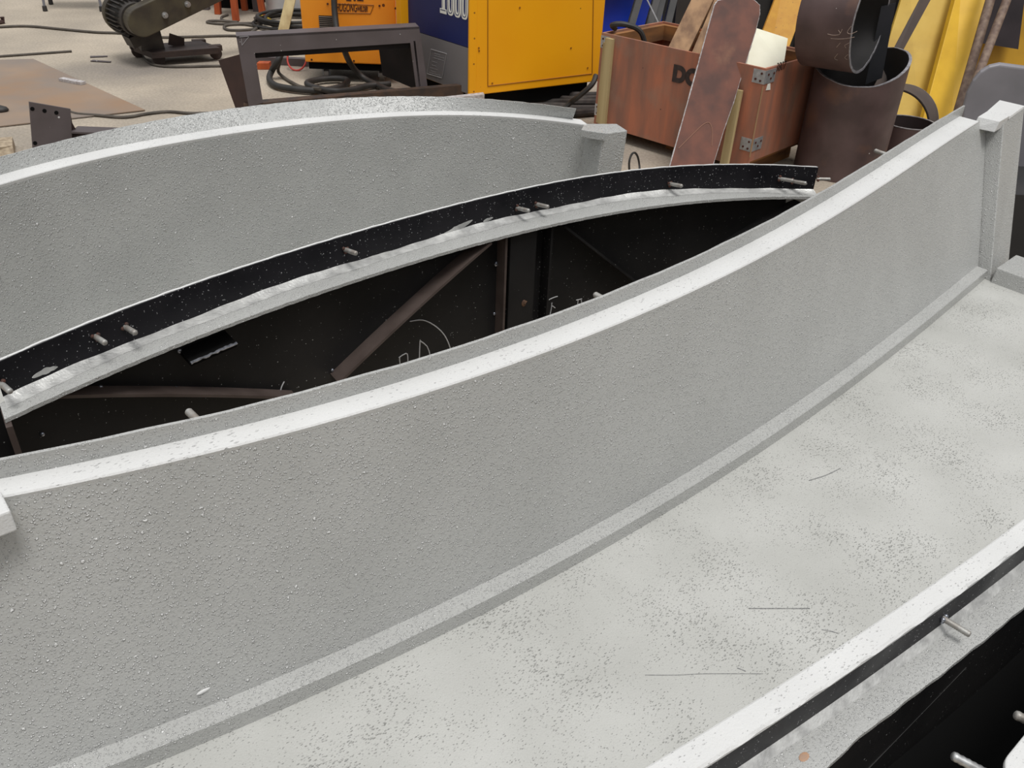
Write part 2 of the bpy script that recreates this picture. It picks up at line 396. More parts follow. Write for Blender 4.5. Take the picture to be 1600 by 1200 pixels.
for i, u in enumerate(lin(-1.75, 1.60, n * 3)):
    j = .0016 * math.sin(i * 1.3) * math.sin(i * .37)
    rows.append([(u, poly(ri, u), ZB - .012), (u, poly(ri, u), ZB + .002), (u, poly(ri, u) - .003, ZB + .0035), (u, poly(ro, u) + .002, ZB + .005), (u, poly(ro, u) - .003 + j, ZB + .001), (u, poly(ro, u) - .002, ZB - .006), (u, poly(ro, u) + .002, ZB - .012)])
MB().sweep(rows).build('rim_bar', PAINT_RIM, F)
rows = []
for u in lin(-1.75, 1.60, n):
    b = poly(ro, u); rows.append([(u, b, ZB - .003), (u, b + .01, ZB - .003), (u, b + .01, .34), (u, b, .34)])
MB().sweep(rows).build('rim_flange', BLACKST, F)
def rimledge(u): return poly(ro, u) - .065 - .028 * max(0, (-.25 - u) / .35)
rows = []
for u in lin(-1.75, 1.60, n):
    b = poly(ro, u); rows.append([(u, b + .004, .366), (u, b - .014, .3495), (u, b - .014, .34), (u, b + .004, .34)])
MB().sweep(rows).build('rim_weld', SEAM, F, True)
rows = []
for i, u in enumerate(lin(-1.75, 1.60, n * 3)):
    b = poly(ro, u); j = .0012 * math.sin(i * 1.1) * math.sin(i * .43)
    rows.append([(u, b - .002, .348), (u, rimledge(u) + j, .348), (u, rimledge(u) + j, .338), (u, b - .002, .338)])
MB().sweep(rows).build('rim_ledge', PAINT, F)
rows = []
for u in lin(-1.75, 1.60, n):
    b = rimledge(u) + .012; rows.append([(u, b, .342), (u, b + .008, .342), (u, b + .008, .0), (u, b, .0)])
MB().sweep(rows).build('front_skin', INNERST, F)
rows = []
for u in lin(-1.75, 1.60, n):
    b = rimledge(u) + .015; rows.append([(u, b, .05), (u, b - .16, .05), (u, b - .16, .0), (u, b, .0)])
MB().sweep(rows).build('gap_shade_plate', BLACKM, F)  # black sheet added as the shade in the gap below the rim
rows = []
for u in lin(-1.75, 1.60, n):
    b = poly(sb, u) - .06; rows.append([(u, b, .43), (u, b + .008, .43), (u, b + .008, .0), (u, b, .0)])
MB().sweep(rows).build('rear_skin', INNERST, F)
# end frame: post against the wall, rail across the bed, corner blocks
g = MB(); g.hexa([(1.535, -.004, ZB - .02), (1.70, .012, ZB - .02), (1.70, .075, ZB - .02), (1.535, .06, ZB - .02)],
                 [(1.69, .185, .895), (1.93, .225, .895), (1.93, .31, .895), (1.69, .262, .895)])
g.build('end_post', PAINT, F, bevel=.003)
g = MB(); g.hexa([(1.735, .19, .895), (1.93, .225, .895), (1.93, .31, .895), (1.735, .264, .895)],
                 [(1.735, .192, .902), (1.93, .227, .902), (1.93, .312, .902), (1.735, .266, .902)])
g.build('post_cap', PAINT_RIM, F)
g = MB(); g.hexa([(1.530, -.62, ZB - .01), (1.70, -.62, ZB - .01), (1.70, .0, ZB - .01), (1.530, .0, ZB - .01)],
                 [(1.542, -.62, .49), (1.705, -.62, .49), (1.705, .01, .49), (1.542, .0, .49)])
g.build('end_rail', PAINT, F, bevel=.004)
g = MB(); g.hexa([(1.622, .178, .874), (1.722, .192, .874), (1.722, .262, .874), (1.61, .244, .874)],
                 [(1.632, .176, .908), (1.735, .190, .908), (1.735, .262, .908), (1.626, .244, .908)])
g.build('corner_block', PAINT_RIM, F, bevel=.002)
g = MB(); g.box(-1.36, -1.291, .068, .118, .872, .906); g.build('corner_block', PAINT_RIM, F, bevel=.003)
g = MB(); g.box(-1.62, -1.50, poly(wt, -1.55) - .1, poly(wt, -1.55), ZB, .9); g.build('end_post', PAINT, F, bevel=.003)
# studs on the rim flange and behind the wall
def on_curve(o, a, c, off, px, py):                                  # meet a swept vertical surface v = c(u)+off
    lo, hi = .2, 12.0; d = ray(px, py)
    f = lambda t: (lambda q: q.y - poly(c, q.x) - off)(to_frame(o, a, CAMP + d * t))
    while hi - lo > 1e-5:
        mid = (lo + hi) / 2
        if f(lo) * f(mid) <= 0: hi = mid
        else: lo = mid
    return to_frame(o, a, CAMP + d * lo)
p = on_curve(FO, FA, ro, 0, 1473, 966); stud(F, p, (.10, -1, -.05), .052, .0065, STUDM, True, 'stud', WELD)
for px, py in ((312, 652), (953, 458), (1392, 237)):
    d = on_curve(FO, FA, sb, .012, px, py); stud(F, (d.x, poly(sb, d.x) + .006, .905 if px > 400 else .915), (-.1, 1, .08), .05 if px > 1000 else .04, .006, STUDM, False)
# brace on the front skin under the rim
fs = tuple(list(ro[:-1]) + [ro[-1] - .05])
a = on_curve(FO, FA, fs, 0, 1507, 1042); b = on_curve(FO, FA, fs, 0, 1395, 1158)
b = a + (b - a) * 1.6
g = MB(); dd = (b - a).normalized(); nn = V((0, -1, 0)); tt = dd.cross(nn).normalized() * .002
g.hexa([a - tt, a + tt, b + tt, b - tt], [a - tt + nn * .004, a + tt + nn * .004, b + tt + nn * .004, b - tt + nn * .004]); g.build('stiffener', INNERST, F)
g = MB(); p = on_curve(FO, FA, tuple(list(ro[:-1]) + [ro[-1] - .04]), 0, 1255, 1186); g.ball((p.x, p.y, .3485), .009, 1.3, .8, .10)
o = g.build('rust_spot', mat('orange_rust', srgb(186, 142, 110), srgb(168, 140, 120), 60, .8), F, True); o['label'] = 'orange rust spot'
# scratches on the bed
for pts in ([(1264, 751), (1290, 743), (1313, 732)], [(1008, 1055), (1060, 1055), (1100, 1053), (1192, 1053)], [(1170, 951), (1200, 951), (1265, 951)], [(1152, 1044), (1158, 1046), (1165, 1049)], [(1284, 984), (1300, 987), (1310, 990)]):
    q = [to_frame(FO, FA, P(x_, y_, ZB)) for x_, y_ in pts]; q = [V((p.x, p.y, ZB + .0004)) for p in q]
    g = MB(); g.tube(smooth_path(q, 5), .0011 if len(pts) == 3 else .0006, 5); g.build('scratch', mat('scratched_paint', (.16, .16, .165, 1), (.3, .3, .29, 1), 200), F)
# drip on the wall foot
d = on_curve(FO, FA, ft, .0, 320, 1083)
g = MB(); g.ball((d.x, fw_v(d.x, d.z) - .001, d.z), .010, 1.2, .25, .35); g.build('paint_drip', PAINT_RIM, F, True)

# ------------------------------------------------------------------ middle mould: seen from its ribbed back
MO, MA = V((0, 2.2, 0)), math.radians(35.0857)
mt = (-0.0446, -0.0605, -0.1198, 0.0849, 0.2841); mo = (-0.0257, -0.0398, -0.1257, 0.0624, 0.1960)
Mm = empty('steel_mould', MO, MA, 'curved steel mould showing its black ribbed inner side under a studded rim', 'mould', 'curved steel mould sections')
ms = tuple(list(mo[:-1]) + [mo[-1] + .060])
U0, U1 = -1.285, 1.232
rows = []
for u in lin(U0, U1, n):
    b = poly(mt, u); rows.append([(u, b, .60), (u, b, .70), (u, b + .006, .70), (u, b + .006, .60)])
MB().sweep(rows).build('top_flange', BLACKST, Mm)
rows = []
for i, u in enumerate(lin(U0, U1, n * 2)):
    b = poly(mt, u) + .006; j = .001 * math.sin(i * 1.7) * math.sin(i * .41)
    rows.append([(u, b, .56), (u, b - .003, .7015 + j), (u, b + .004, .7015 + j), (u, b + .004, .56)])
MB().sweep(rows).build('painted_edge', PAINT_RIM, Mm)
rows = []
for i, u in enumerate(lin(U0 - .01, U1, n * 3)):
    j = .0012 * math.sin(i * 1.9) * math.sin(i * .53)
    rows.append([(u, poly(mt, u) + .006, .61), (u, poly(mo, u) + j, .61), (u, poly(mo, u) + j, .601), (u, poly(mt, u) + .006, .60)])
MB().sweep(rows).build('ledge', PAINT, Mm)
rows = []
random.seed(3)
for i, u in enumerate(lin(U0, U1, n * 3)):
    b = poly(mt, u); w = .026 + .003 * math.sin(i * .21) + .001 * math.sin(i * .93); h = .012 + .004 * math.sin(i * .13 + 1) + .001 * math.sin(i * .7)
    rows.append([(u, b + .002, .61 + h), (u, b - w * .5, .614), (u, b - w, .6105), (u, b + .002, .609)])
MB().sweep(rows).build('weld_seam', SEAM, Mm, True, ang=80)
rows = []
for u in lin(U0 - .25, U1, n):
    b = poly(ms, u); rows.append([(u, b, .602), (u, b + .008, .602), (u, b + .008, .0), (u, b, .0)])
MB().sweep(rows).build('skin_plate', INNERST, Mm)
rows = []
for u in lin(U0, U1, n):
    b = poly(mt, u) + .01; rows.append([(u, b, .60), (u, b + .006, .60), (u, b + .006, .0), (u, b, .0)])
MB().sweep(rows).build('outer_skin', PAINT, Mm)
def mskin(px, py): return on_curve(MO, MA, ms, 0, px, py)
def rib(pts, depth, name='stiffener', material=RIBST, th=.008, parent=Mm):
    """flat bar welded edge-on to the skin along sight points"""
    q = [mskin(*p) for p in pts]; rows = []
    a, b = q[0], q[-1]
    for i in range(60):
        t = i / 59; s = a + (b - a) * t
        vv = poly(ms, s.x); up_ = V((0, 0, 1)); du = (b - a); du.y = 0; du.normalize(); nz = V((-du.z, 0, du.x)) * (th / 2)
        if nz.z < 0: nz = -nz
        base = V((s.x, vv + .004, s.z)); tip = V((s.x, vv - depth, s.z))
        q4 = [base + nz, tip + nz, tip - nz, base - nz]
        if min(w_.z for w_ in q4) >= .595: continue
        for w_ in q4: w_.z = min(w_.z, .598)
        rows.append(q4)
    g = MB(); g.sweep(rows); return g.build(name, material, parent)
rib([(757, 366), (517, 585)], .056)
rib([(70, 607), (455, 612)], .04)
rib([(868, 345), (1010, 455)], .05, material=INNERST)
rib([(1240, 312), (1120, 385)], .04, material=INNERST)
# boxed upright between two plates
for px, mtl in ((777, RIBST), (845, INNERST)):
    s = mskin(px, 440); vv = poly(ms, s.x)
    g = MB(); g.box(s.x - .004, s.x + .004, vv - .045, vv + .004, .05, .6); g.build('upright', mtl, Mm)
s0, s1 = mskin(783, 440), mskin(822, 440)
g = MB(); g.hexa([(s0.x, poly(ms, s0.x) - .045, .05), (s1.x, poly(ms, s1.x) - .045, .05), (s1.x, poly(ms, s1.x) - .037, .05), (s0.x, poly(ms, s0.x) - .037, .05)],
                 [(s0.x, poly(ms, s0.x) - .045, .6), (s1.x, poly(ms, s1.x) - .045, .6), (s1.x, poly(ms, s1.x) - .037, .6), (s0.x, poly(ms, s0.x) - .037, .6)])
o = g.build('upright', INNERST, Mm)
s = mskin(806, 465); g = MB(); g.ball((s.x, poly(ms, s.x) - .046, s.z), .009, 1, .5, 1.4); g.tube([(s.x, poly(ms, s.x) - .05, s.z), (s.x + .008, poly(ms, s.x) - .05, s.z + .008)], .003, 6)
g.build('rusty_clip', mat('light_rust', (.16, .09, .05, 1), (.07, .035, .02, 1), 80, .8), Mm, True)
g = MB(); vv = poly(ms, U0); g.box(U0 - .012, U0, vv - .08, vv + .01, .0, .6); g.build('end_plate', RIBST, Mm)
# lug under the ledge with a bright weld edge
a, b = mskin(280, 547), mskin(352, 517)
va, vb = poly(ms, a.x), poly(ms, b.x)
c_, d_ = V((b.x + .01, vb - .05, b.z - .012)), V((a.x + .01, va - .05, a.z - .012))
g = MB(); g.prism([V((a.x, va, a.z)), V((b.x, vb, b.z)), c_, d_], (0, .002, -.012)); g.build('lug', BLACKM, Mm)
g = MB(); g.tube([d_ + (c_ - d_) * (i / 16) + V((0, -.001, random.uniform(-.0015, .0015))) for i in range(17)], [random.uniform(.002, .0045) for i in range(17)], 8); g.build('weld_bead', WELD, Mm, True)
for px, py, r in ((719, 400, .005), (632, 477, .0045), (519, 578, .0045), (157, 605, .006), (275, 607, .006), (384, 611, .006), (775, 412, .008), (772, 490, .005), (280, 548, .006), (66, 678, .005)):
    s = mskin(px, py); g = MB(); g.ball((s.x, poly(ms, s.x) - .002, s.z), r, 1, .8, 1.2); g.build('weld_tack', WELD, Mm, True)
# chalk marks
def chalk(pts, name='chalk_mark', r=.0019, sub=4):
    q = []
    for s in smooth_path([mskin(*p) for p in pts], sub): q.append(V((s.x, poly(ms, s.x) - .0005, s.z)))
    g = MB(); g.tube(q, r, 6); return g.build(name, CHALK, Mm)
chalk([(640, 502), (660, 500), (678, 508), (693, 522), (702, 540), (706, 560), (704, 580)], 'chalk_circle')
chalk([(655, 562), (656, 533), (657, 533), (667, 541), (672, 556), (674, 572)], sub=2)
chalk([(625, 572), (624, 559), (624, 558), (634, 552), (637, 557), (637, 575)], sub=2)
chalk([(849, 473), (862, 466), (871, 463)]); chalk([(862, 473), (861, 483), (858, 497)]); chalk([(863, 478), (867, 481)])
chalk([(900, 469), (909, 467)]); chalk([(899, 478), (908, 476)]); chalk([(903, 469), (902, 478)]); chalk([(908, 469), (909, 476)])
chalk([(444, 596), (440, 604), (438, 612)])
# studs of the rim
def mfl(px, py): return on_curve(MO, MA, mt, 0, px, py)
for bx, by in ((149, 526), (196, 511), (539, 390), (808, 325), (838, 319), (1046, 287), (1218, 279), (1238, 283), (2, 600)):
    s = mfl(bx, by); o = stud(Mm, (s.x, poly(mt, s.x), s.z), (.22, -1, .12), .05, .0066, STUDM)
s = mfl(1276, 279); stud(Mm, (U1, poly(mt, U1) - .006, s.z), (.75, -.6, .05), .042, .006, STUDM)
# ground-bright patches on the rim face
for pts, r in (([(690, 368), (706, 361), (724, 352), (738, 344)], .011), ([(572, 404), (590, 400), (612, 392)], .006), ([(50, 590), (70, 580), (90, 573)], .008), ([(755, 346), (770, 340)], .006)):
    q = []
    for s in smooth_path([mfl(*p) for p in pts], 5): q.append(V((s.x, poly(mt, s.x) - .0006, s.z)))
    k = len(q); g = MB()
    rows = []
    for i, s in enumerate(q):
        w = r * math.sin(math.pi * (i + .6) / (k + .2)) * random.uniform(.7, 1)
        rows.append([s + V((0, 0, w)), s + V((0, -.0012, 0)), s - V((0, 0, w)), s + V((0, .001, 0))])
    g.sweep(rows); g.build('ground_patch', SEAM, Mm, True)

# ------------------------------------------------------------------ rear mould: concave face towards the camera
BO, BA = V((-.7, 3.2, 0)), math.radians(21.6951)
bt = (-0.0469, -0.0534, -0.3377, 0.0456, 0.2915); bs = (-0.0602, -0.0461, -0.2497, 0.0737, 0.2220); bw = (-0.0804, -0.0743, -0.2548, 0.1075, 0.1689)
B = empty('steel_mould', BO, BA, 'light grey steel mould section at the back, hollow curved wall before the dark steel frame', 'mould', 'curved steel mould sections')
rows = []
for u in lin(-1.45, .985, n):
    rows.append([(u, poly(bw, u) - .01, .1)] + [(u, poly(bw, u) - .01 * (1 - (z - .1) / .55), z) for z in (.25, .4, .55, .65)] + [(u, poly(bw, u) + .01, .638), (u, poly(bw, u) + .002, .1)])
MB().sweep(rows).build('curved_wall', PAINT_REAR, B, True)
rows = []
for u in lin(-1.45, .985, n):
    rows.append([(u, poly(bw, u) - .002, .649), (u, poly(bw, u), .6515), (u, poly(bs, u) + .006, .652), (u, poly(bs, u) + .006, .64), (u, poly(bw, u), .64)])
MB().sweep(rows).build('top_ledge', PAINT_RIM, B, True)
rows = []
for i, u in enumerate(lin(-1.45, .955, n * 2)):
    j = .001 * math.sin(i * 1.7) * math.sin(i * .41)
    rows.append([(u, poly(bs, u), .642), (u, poly(bt, u), .70 + j), (u, poly(bt, u) + .006, .70 + j), (u, poly(bs, u) + .008, .642)])
MB().sweep(rows).build('top_flange', PAINT_REAR, B, True)
rows = []
for u in lin(-1.45, 1.0, n):
    rows.append([(u, poly(bw, u) + .01, .1), (u, poly(bw, u) - .55, .1), (u, poly(bw, u) - .55, .0), (u, poly(bw, u) + .01, .0)])
MB().sweep(rows).build('flat_bed', PAINT_BED, B)
g = MB(); g.hexa([(.965, -.235, .1), (1.085, -.215, .1), (1.085, -.10, .1), (.965, -.10, .1)], [(.995, -.235, .650), (1.105, -.225, .652), (1.105, -.13, .652), (.975, -.10, .652)])
g.build('end_post', PAINT_REAR, B, bevel=.003)
g = MB(); g.hexa([(.925, -.18, .625), (1.0, -.248, .625), (1.01, -.2, .625), (.965, -.13, .625)], [(.925, -.18, .655), (1.0, -.248, .655), (1.03, -.17, .655), (.965, -.12, .655)])
g.build('corner_block', PAINT_REAR, B, bevel=.002)

# ------------------------------------------------------------------ corner of a fourth mould, bottom right
G = empty('steel_mould', FO, FA, 'rounded grey rim of another mould section at the bottom right edge, with bolts pointing left', 'mould', 'curved steel mould sections')
g = MB(); pts = []
for i in range(13):
    a = math.pi / 2 * i / 12; pts.append((-.155 - .05 * math.sin(a), -.885 + .05 * math.cos(a) , .40))
pl = [(.9, -.835, .40)] + pts + [(-.205, -1.3, .40), (.9, -1.3, .40)]
g.prism(pl, (0, 0, .012)); g.build('rim_ledge', PAINT_RIM, G, bevel=.003)
g = MB(); g.box(-.16, .9, -1.28, -.865, .0, .40); g.build('front_skin', INNERST, G)
for tip_, base_, r_, mt_ in ((P(1489, 1181, .36), P(1548, 1212, .345), .0085, ZINC), (P(1587, 1117, .36), P(1650, 1146, .345), .009, STUDM)):
    a, b = to_frame(FO, FA, tip_), to_frame(FO, FA, base_); b = a + (b - a).normalized() * .13
    stud(G, b, a - b, .13, r_, mt_, False)

# ================================================================== left background: floor things
g = MB(); g.prism([P(227, 173, .004), P(-40, 203, .004), P(-190, 100, .004), P(52, 93, .004)], (0, 0, .006))
tag(g.build('steel_sheet', SHEETM), 'thin rust-stained steel sheet lying flat on the concrete at the left', 'sheet')
g = MB(); g.cyl(P(-70, 93, .009), P(112, 80, .009), .009, 10)
tag(g.build('steel_rod', CABLEG, None, True), 'straight dark steel rod on the floor at the far left', 'rod')
def cable(pts, r, material, label, name='cable', cat='cable', group=None, z=None, raised=False):
    q = [P(a[0], a[1], (a[2] if len(a) > 2 else r)) for a in pts]
    g = MB(); g.tube(smooth_path(q, 6), r, 8)
    return tag(g.build(name, material, None, True), label, cat, group)
cable([(-60, 45), (0, 42), (45, 41), (100, 46), (150, 50.5), (190, 52), (245, 58), (300, 57.5), (366, 56), (440, 60)], .011, CABLEG, 'long thin cable crossing the floor behind the cut-off saw')
cable([(221, 72), (222, 84), (228, 94), (240, 101), (262, 104), (300, 104), (352, 103), (420, 104)], .010, CABLEG, 'cable looping round the front of the cut-off saw base')
cable([(108, 174), (122, 178), (150, 180), (185, 183), (206, 182), (228, 178), (262, 174.5), (300, 177), (360, 176)], .010, CABLEG, 'cable lying across the tip of the rust-stained sheet', z=None)
g = MB(); a, b = P(96, 125.5, .011), P(131, 132, .011); d = (b - a).normalized(); w = V((-d.y, d.x, 0)) * .022
g.hexa([a - w, b - w, b + w, a + w], [a - w + V((0, 0, .018)), b - w + V((0, 0, .018)), b + w + V((0, 0, .018)), a + w + V((0, 0, .018))])
tag(g.build('steel_offcut', TORCH), 'small bright steel offcut lying on the edge of the rust-stained sheet', 'offcut')
for pts, lab in (([(141, 89), (168, 88)], 'dark flat stain on the floor left of the saw, farther of two'), ([(143, 95), (173, 97)], 'purplish flat stain on the floor left of the saw, nearer of two')):
    a, b = P(*pts[0], .004), P(*pts[1], .004); d = (b - a).normalized(); w = V((-d.y, d.x, 0)) * .02
    g = MB(); g.hexa([a - w, b - w * .6, b + w * .6, a + w], [q + V((0, 0, .004)) for q in (a - w, b - w * .6, b + w * .6, a + w)])
    tag(g.build('floor_stain', DKST), lab, 'stain', 'scrap strips on the floor')  # thin flat pieces standing for purple stains on the concrete
# small dark lump at the far left edge
g = MB(); p = P(-3, 171, .02); g.ball(p, .05, 1.3, .9, .5); tag(g.build('slag_lump', CABLE, None, True), 'small black lump on the rust-stained sheet at the left edge', 'lump')
g = MB(); a, b = P(-20, 38, .015), P(5, 34, .015); g.tube([a, b, b + V((0, 0, .04))], .02, 8); tag(g.build('bent_bar', DKRED, None, True), 'short bent brown bar on the floor at the left edge', 'bar')
g = MB(); a, b = P(-60, 246, .0), P(24, 238, .0); d = (b - a).normalized(); w = V((-d.y, d.x, 0)) * .12
g.hexa([a - w, b - w, b + w, a + w], [q + V((0, 0, .06)) for q in (a - w, b - w * .6, b + w * .8, a + w)]); tag(g.build('timber_block', CHIPM), 'low timber block on the floor behind the rear mould, left edge', 'block')

# beam with drilled end plate
bp = P(52, 236, 0.0); q0, q1 = PY(49, 162, bp.y), PY(113, 172.5, P(113, 226, 0).y)
b0, b1 = V((bp.x, bp.y, 0)), V((P(113, 226, 0).x, P(113, 226, 0).y, 0))
ex = (b1 - b0); ex.z = 0; Lx = ex.length; ex.normalize(); ey = V((-ex.y, ex.x, 0))
rz = math.atan2(ex.y, ex.x)
T = empty('steel_beam', b0, rz, 'dark steel beam with a drilled end plate, lying behind the rear mould at left', 'beam')
h0, h1 = q0.z, q1.z
dx0, dx1 = (q0 - b0).dot(ex), (q1 - b0).dot(ex)
g = MB(); g.hexa([(0, 0, 0), (Lx, 0, 0), (Lx, .015, 0), (0, .015, 0)], [(dx0, 0, h0), (dx1, 0, h1), (dx1, .015, h1), (dx0, .015, h0)])
g.build('end_plate', DKST, T)
for fx, fz in ((.06, .87), (.35, .86), (.64, .85), (.06, .16)):
    z = fz * (h0 + (h1 - h0) * fx); xx = fx * Lx + (dx0 + (dx1 - Lx - dx0) * fx) * fz
    g = MB(); g.cyl((xx, -.0015, z), (xx, .004, z), .011, 14); g.build('bolt_hole', BLACKM, T)
def BM(px, py, k): p = PN(px, py, b1 + ey * k, ey) - b0; return V((p.dot(ex), p.dot(ey), p.z))
zf_ = BM(120, 203, .05).z
def LB(p): p = p - b0; return V((p.dot(ex), p.dot(ey), p.z))
fa, fb = LB(P(116, 204, zf_)), LB(P(196, 207, zf_)); fdir = (fb - fa).normalized(); fside = V((-fdir.y, fdir.x, 0)) * .055
g = MB(); g.prism([BM(110, 176, .03), BM(113, 192, .03), BM(119, 203, .03), fa + fdir * .05, fa + fdir * .05 + V((0, 0, -zf_)), V((Lx - .03, .03, 0))], (0, .012, 0)); g.build('gusset', DKRED, T)
g = MB(); g.hexa([fa - fside * .1, fb - fside * .1, fb + fside * .1, fa + fside * .1], [V((q.x, q.y, 0)) for q in (fa - fside * .1, fb - fside * .1, fb + fside * .1, fa + fside * .1)]); g.build('web', DKRED, T)
g = MB(); g.hexa([fa - fside, fb - fside, fb + fside, fa + fside], [q + V((0, 0, .01)) for q in (fa - fside, fb - fside, fb + fside, fa + fside)]); g.build('flange', DKST, T)

# ------------------------------------------------------------------ belt-driven cut-off saw on a wheeled base
A_, B_, C_, D_ = P(206, 71, .1), P(314, 64, .1), P(344, 75, .1), P(237, 83, .1)
T = empty('cutoff_saw', P(250, 86, 0), 0, 'belt-driven cut-off saw with finned motor on a low wheeled base', 'saw')
o0 = T.location.copy(); L_ = lambda p: V(p) - o0
up3 = lambda p, z: V((p.x, p.y, p.z + z))
g = MB(); g.hexa([L_(up3(p, -.012)) for p in (A_, D_, C_, B_)], [L_(up3(p, .003)) for p in (A_, D_, C_, B_)]); g.build('base_plate', MACHB, T)
g = MB()
for a, b in ((A_, D_), (D_, C_), (C_, B_), (B_, A_)):
    d = (b - a).normalized(); w = V((-d.y, d.x, 0)) * .012
    g.hexa([L_(up3(p, -.04)) for p in (a, b, b + w, a + w)], [L_(up3(p, -.01)) for p in (a, b, b + w, a + w)])
g.build('base_skirt', MACHB, T)
du = (C_ - D_).normalized()
for px, py in ((248, 91.5), (337, 83), (215, 80), (312, 74)):
    p = P(px, py, .045); w = V((-du.y, du.x, 0))
    g = MB(); g.cyl(L_(p - w * .02), L_(p + w * .02), .045, 18); g.build('wheel', MACHB, T, True)
    g = MB(); g.obox(L_(p + V((0, 0, .04))), du * .05, w * .03, V((0, 0, .02))); g.build('wheel_bracket', MACHB, T)
p0 = P(237, 76, .1); dv = V((-du.y, du.x, 0))
arm_c = PY(223, 35, p0.y - .22)
hz = arm_c.z + .06
def col(w, z): return [L_(V((p0.x, p0.y, z)) + du * sx * w + dv * sy * .07) for sx, sy in ((-1, -1), (1, -1), (1, 1), (-1, 1))]
g = MB(); g.hexa(col(.085, .1), col(.06, hz)); g.build('column', MACHD, T)
q = [PN(x, y, p0 + dv * .02, dv) for x, y in ((265, 52), (288, 59.5), (288.5, 75), (263, 70))]
g = MB(); g.prism([L_(p) for p in q], dv * .012); g.build('stop_plate', MACHB, T)
# belt guard (stadium) and motor
ad = V((.74, .62, .33)).normalized(); an = V((-.66, .75, 0)).normalized(); az = ad.cross(an)
if az.z < 0: az = -az
R_ = .104; LA = .85
c0 = arm_c + ad * .0
def stad(r, off):
    out = []
    for i in range(13):
        a = math.pi / 2 + math.pi * i / 12; out.append(c0 + ad * (math.cos(a) * r) + az * (math.sin(a) * r) + an * off)
    for i in range(13):
        a = -math.pi / 2 + math.pi * i / 12; out.append(c0 + ad * (LA + math.cos(a) * r) + az * (math.sin(a) * r) + an * off)
    return [L_(p) for p in out]
g = MB(); g.hexa(stad(R_, 0), stad(R_, .11)); g.build('belt_guard', MACHM, T, bevel=.008)
for t in (.17, .36):
    p = c0 + ad * t + az * -.02; g = MB(); g.cyl(L_(p + an * .002), L_(p - an * .012), .022, 16); g.cyl(L_(p), L_(p - an * .03), .014, 6); g.build('guard_bolt', ZINC, T, True)
mc = c0 + an * .11
g = MB(); g.tube([L_(mc + an * t) for t in (0, .02, .03, .26, .27)], [.115, .12, .118, .118, .118], 28); mot = g.build('motor', MACHD, T, True)
g = MB()
for i in range(26):
    a = 2 * math.pi * i / 26; rd = ad * math.cos(a) + az * math.sin(a); tn = ad * -math.sin(a) + az * math.cos(a)
    g.obox(L_(mc + an * .15 + rd * .128), an * .10, tn * .004, rd * .014)
g.build('cooling_fins', MACHD, mot)
g = MB(); g.tube([L_(mc + an * t) for t in (.26, .27, .33, .36, .37)], [.142, .148, .142, .11, .05], 28); g.build('fan_cover', MACHM, mot, True)
g = MB(); g.obox(L_(mc + an * .12 - V((0, 0, .15))), an * .08, ad * .06, az * .04); g.build('terminal_box', MACHD, mot)
g = MB(); g.obox(L_(mc + an * .10 + V((0, 0, .19)) + ad * .16), an * .06, ad * .12, az * .05); g.build('switch_box', MACHD, T, bevel=.01)

# ------------------------------------------------------------------ steel stool legs at top left
fl = [P(71, 17.5), P(159.5, 18), P(168, 7), P(80, 7)]
T = empty('tube_stool', (fl[0] + fl[2]) / 2, 0, 'stool with four thin blue-grey legs and black feet, at the top left', 'stool')
o1 = T.location.copy(); cen = sum(fl, V()) / 4
for p in fl:
    tp = V((p.x + (cen.x - p.x) * .08, p.y + (cen.y - p.y) * .08, .46))
    g = MB(); g.cyl(p - o1 + V((0, 0, .03)), tp - o1, .012, 10); lg = g.build('leg', STOOLST, T, True)
    g = MB(); g.tube([p - o1 + V((0, 0, t)) for t in (0, .005, .045, .05)], [.018, .022, .02, .012], 12); o = g.build('rubber_foot', CABLE, lg, True)
g = MB(); g.hexa([p - o1 + V((0, 0, .455)) for p in fl], [p - o1 + V((0, 0, .48)) for p in fl]); g.build('seat', STOOLST, T, bevel=.008)

# ------------------------------------------------------------------ orange wooden stool, black chest, white drum, plank and cables behind
fl = [P(369, 33), P(411, 24), P(383, 16), P(341, 22)]
T = empty('wooden_stool', sum(fl, V()) / 4, 0, 'orange wooden stool whose legs stand beside the coiled cables', 'stool')
o1 = T.location.copy(); cen = o1.copy()
for p in fl:
    c = p - o1; tp = c * .86 + V((0, 0, .44)); w = .028
    g = MB(); g.hexa([c + V(k) * w for k in ((-1, -1, 0), (1, -1, 0), (1, 1, 0), (-1, 1, 0))], [tp + V(k) * w for k in ((-1, -1, 0), (1, -1, 0), (1, 1, 0), (-1, 1, 0))]); g.build('leg', ORWOOD, T, bevel=.004)
g = MB(); g.hexa([(p - o1) * .98 + V((0, 0, .44)) for p in fl], [(p - o1) * .98 + V((0, 0, .475)) for p in fl]); g.build('seat', ORWOOD, T, bevel=.005)
a = P(322, 15)
T = empty('steel_bench', (a.x, a.y, 0), 0, 'dark steel bench behind the orange stool, one grey leg showing', 'bench')
for dx, dy in ((0, 0), (.5, .02), (0, .6), (.5, .62)):
    g = MB(); g.box(dx - .035, dx + .035, dy - .03, dy + .03, 0, .7); g.build('leg', DKST, T)
g = MB(); g.box(-.1, .56, -.1, .8, .7, .75); g.build('bench_top', DKST, T)
g = MB(); g.box(.07, .44, .12, .56, .0, .66); g.build('cupboard', BLACKM, T)
p = P(458, 19)
T = empty('plastic_drum', (p.x, p.y, 0), 0, 'white plastic drum behind the leaning plank', 'drum')
g = MB(); g.tube([(0, 0, t) for t in (0, .01, .35, .38, .40, .52, .55)], [.23, .25, .265, .275, .265, .26, .2], 28); g.build('drum_body', WHPL, T, True)
g = MB(); g.tube([(0, 0, t) for t in (.54, .545, .58, .585)], [.10, .11, .11, .09], 20); g.build('lid', BLACKM, T, True)
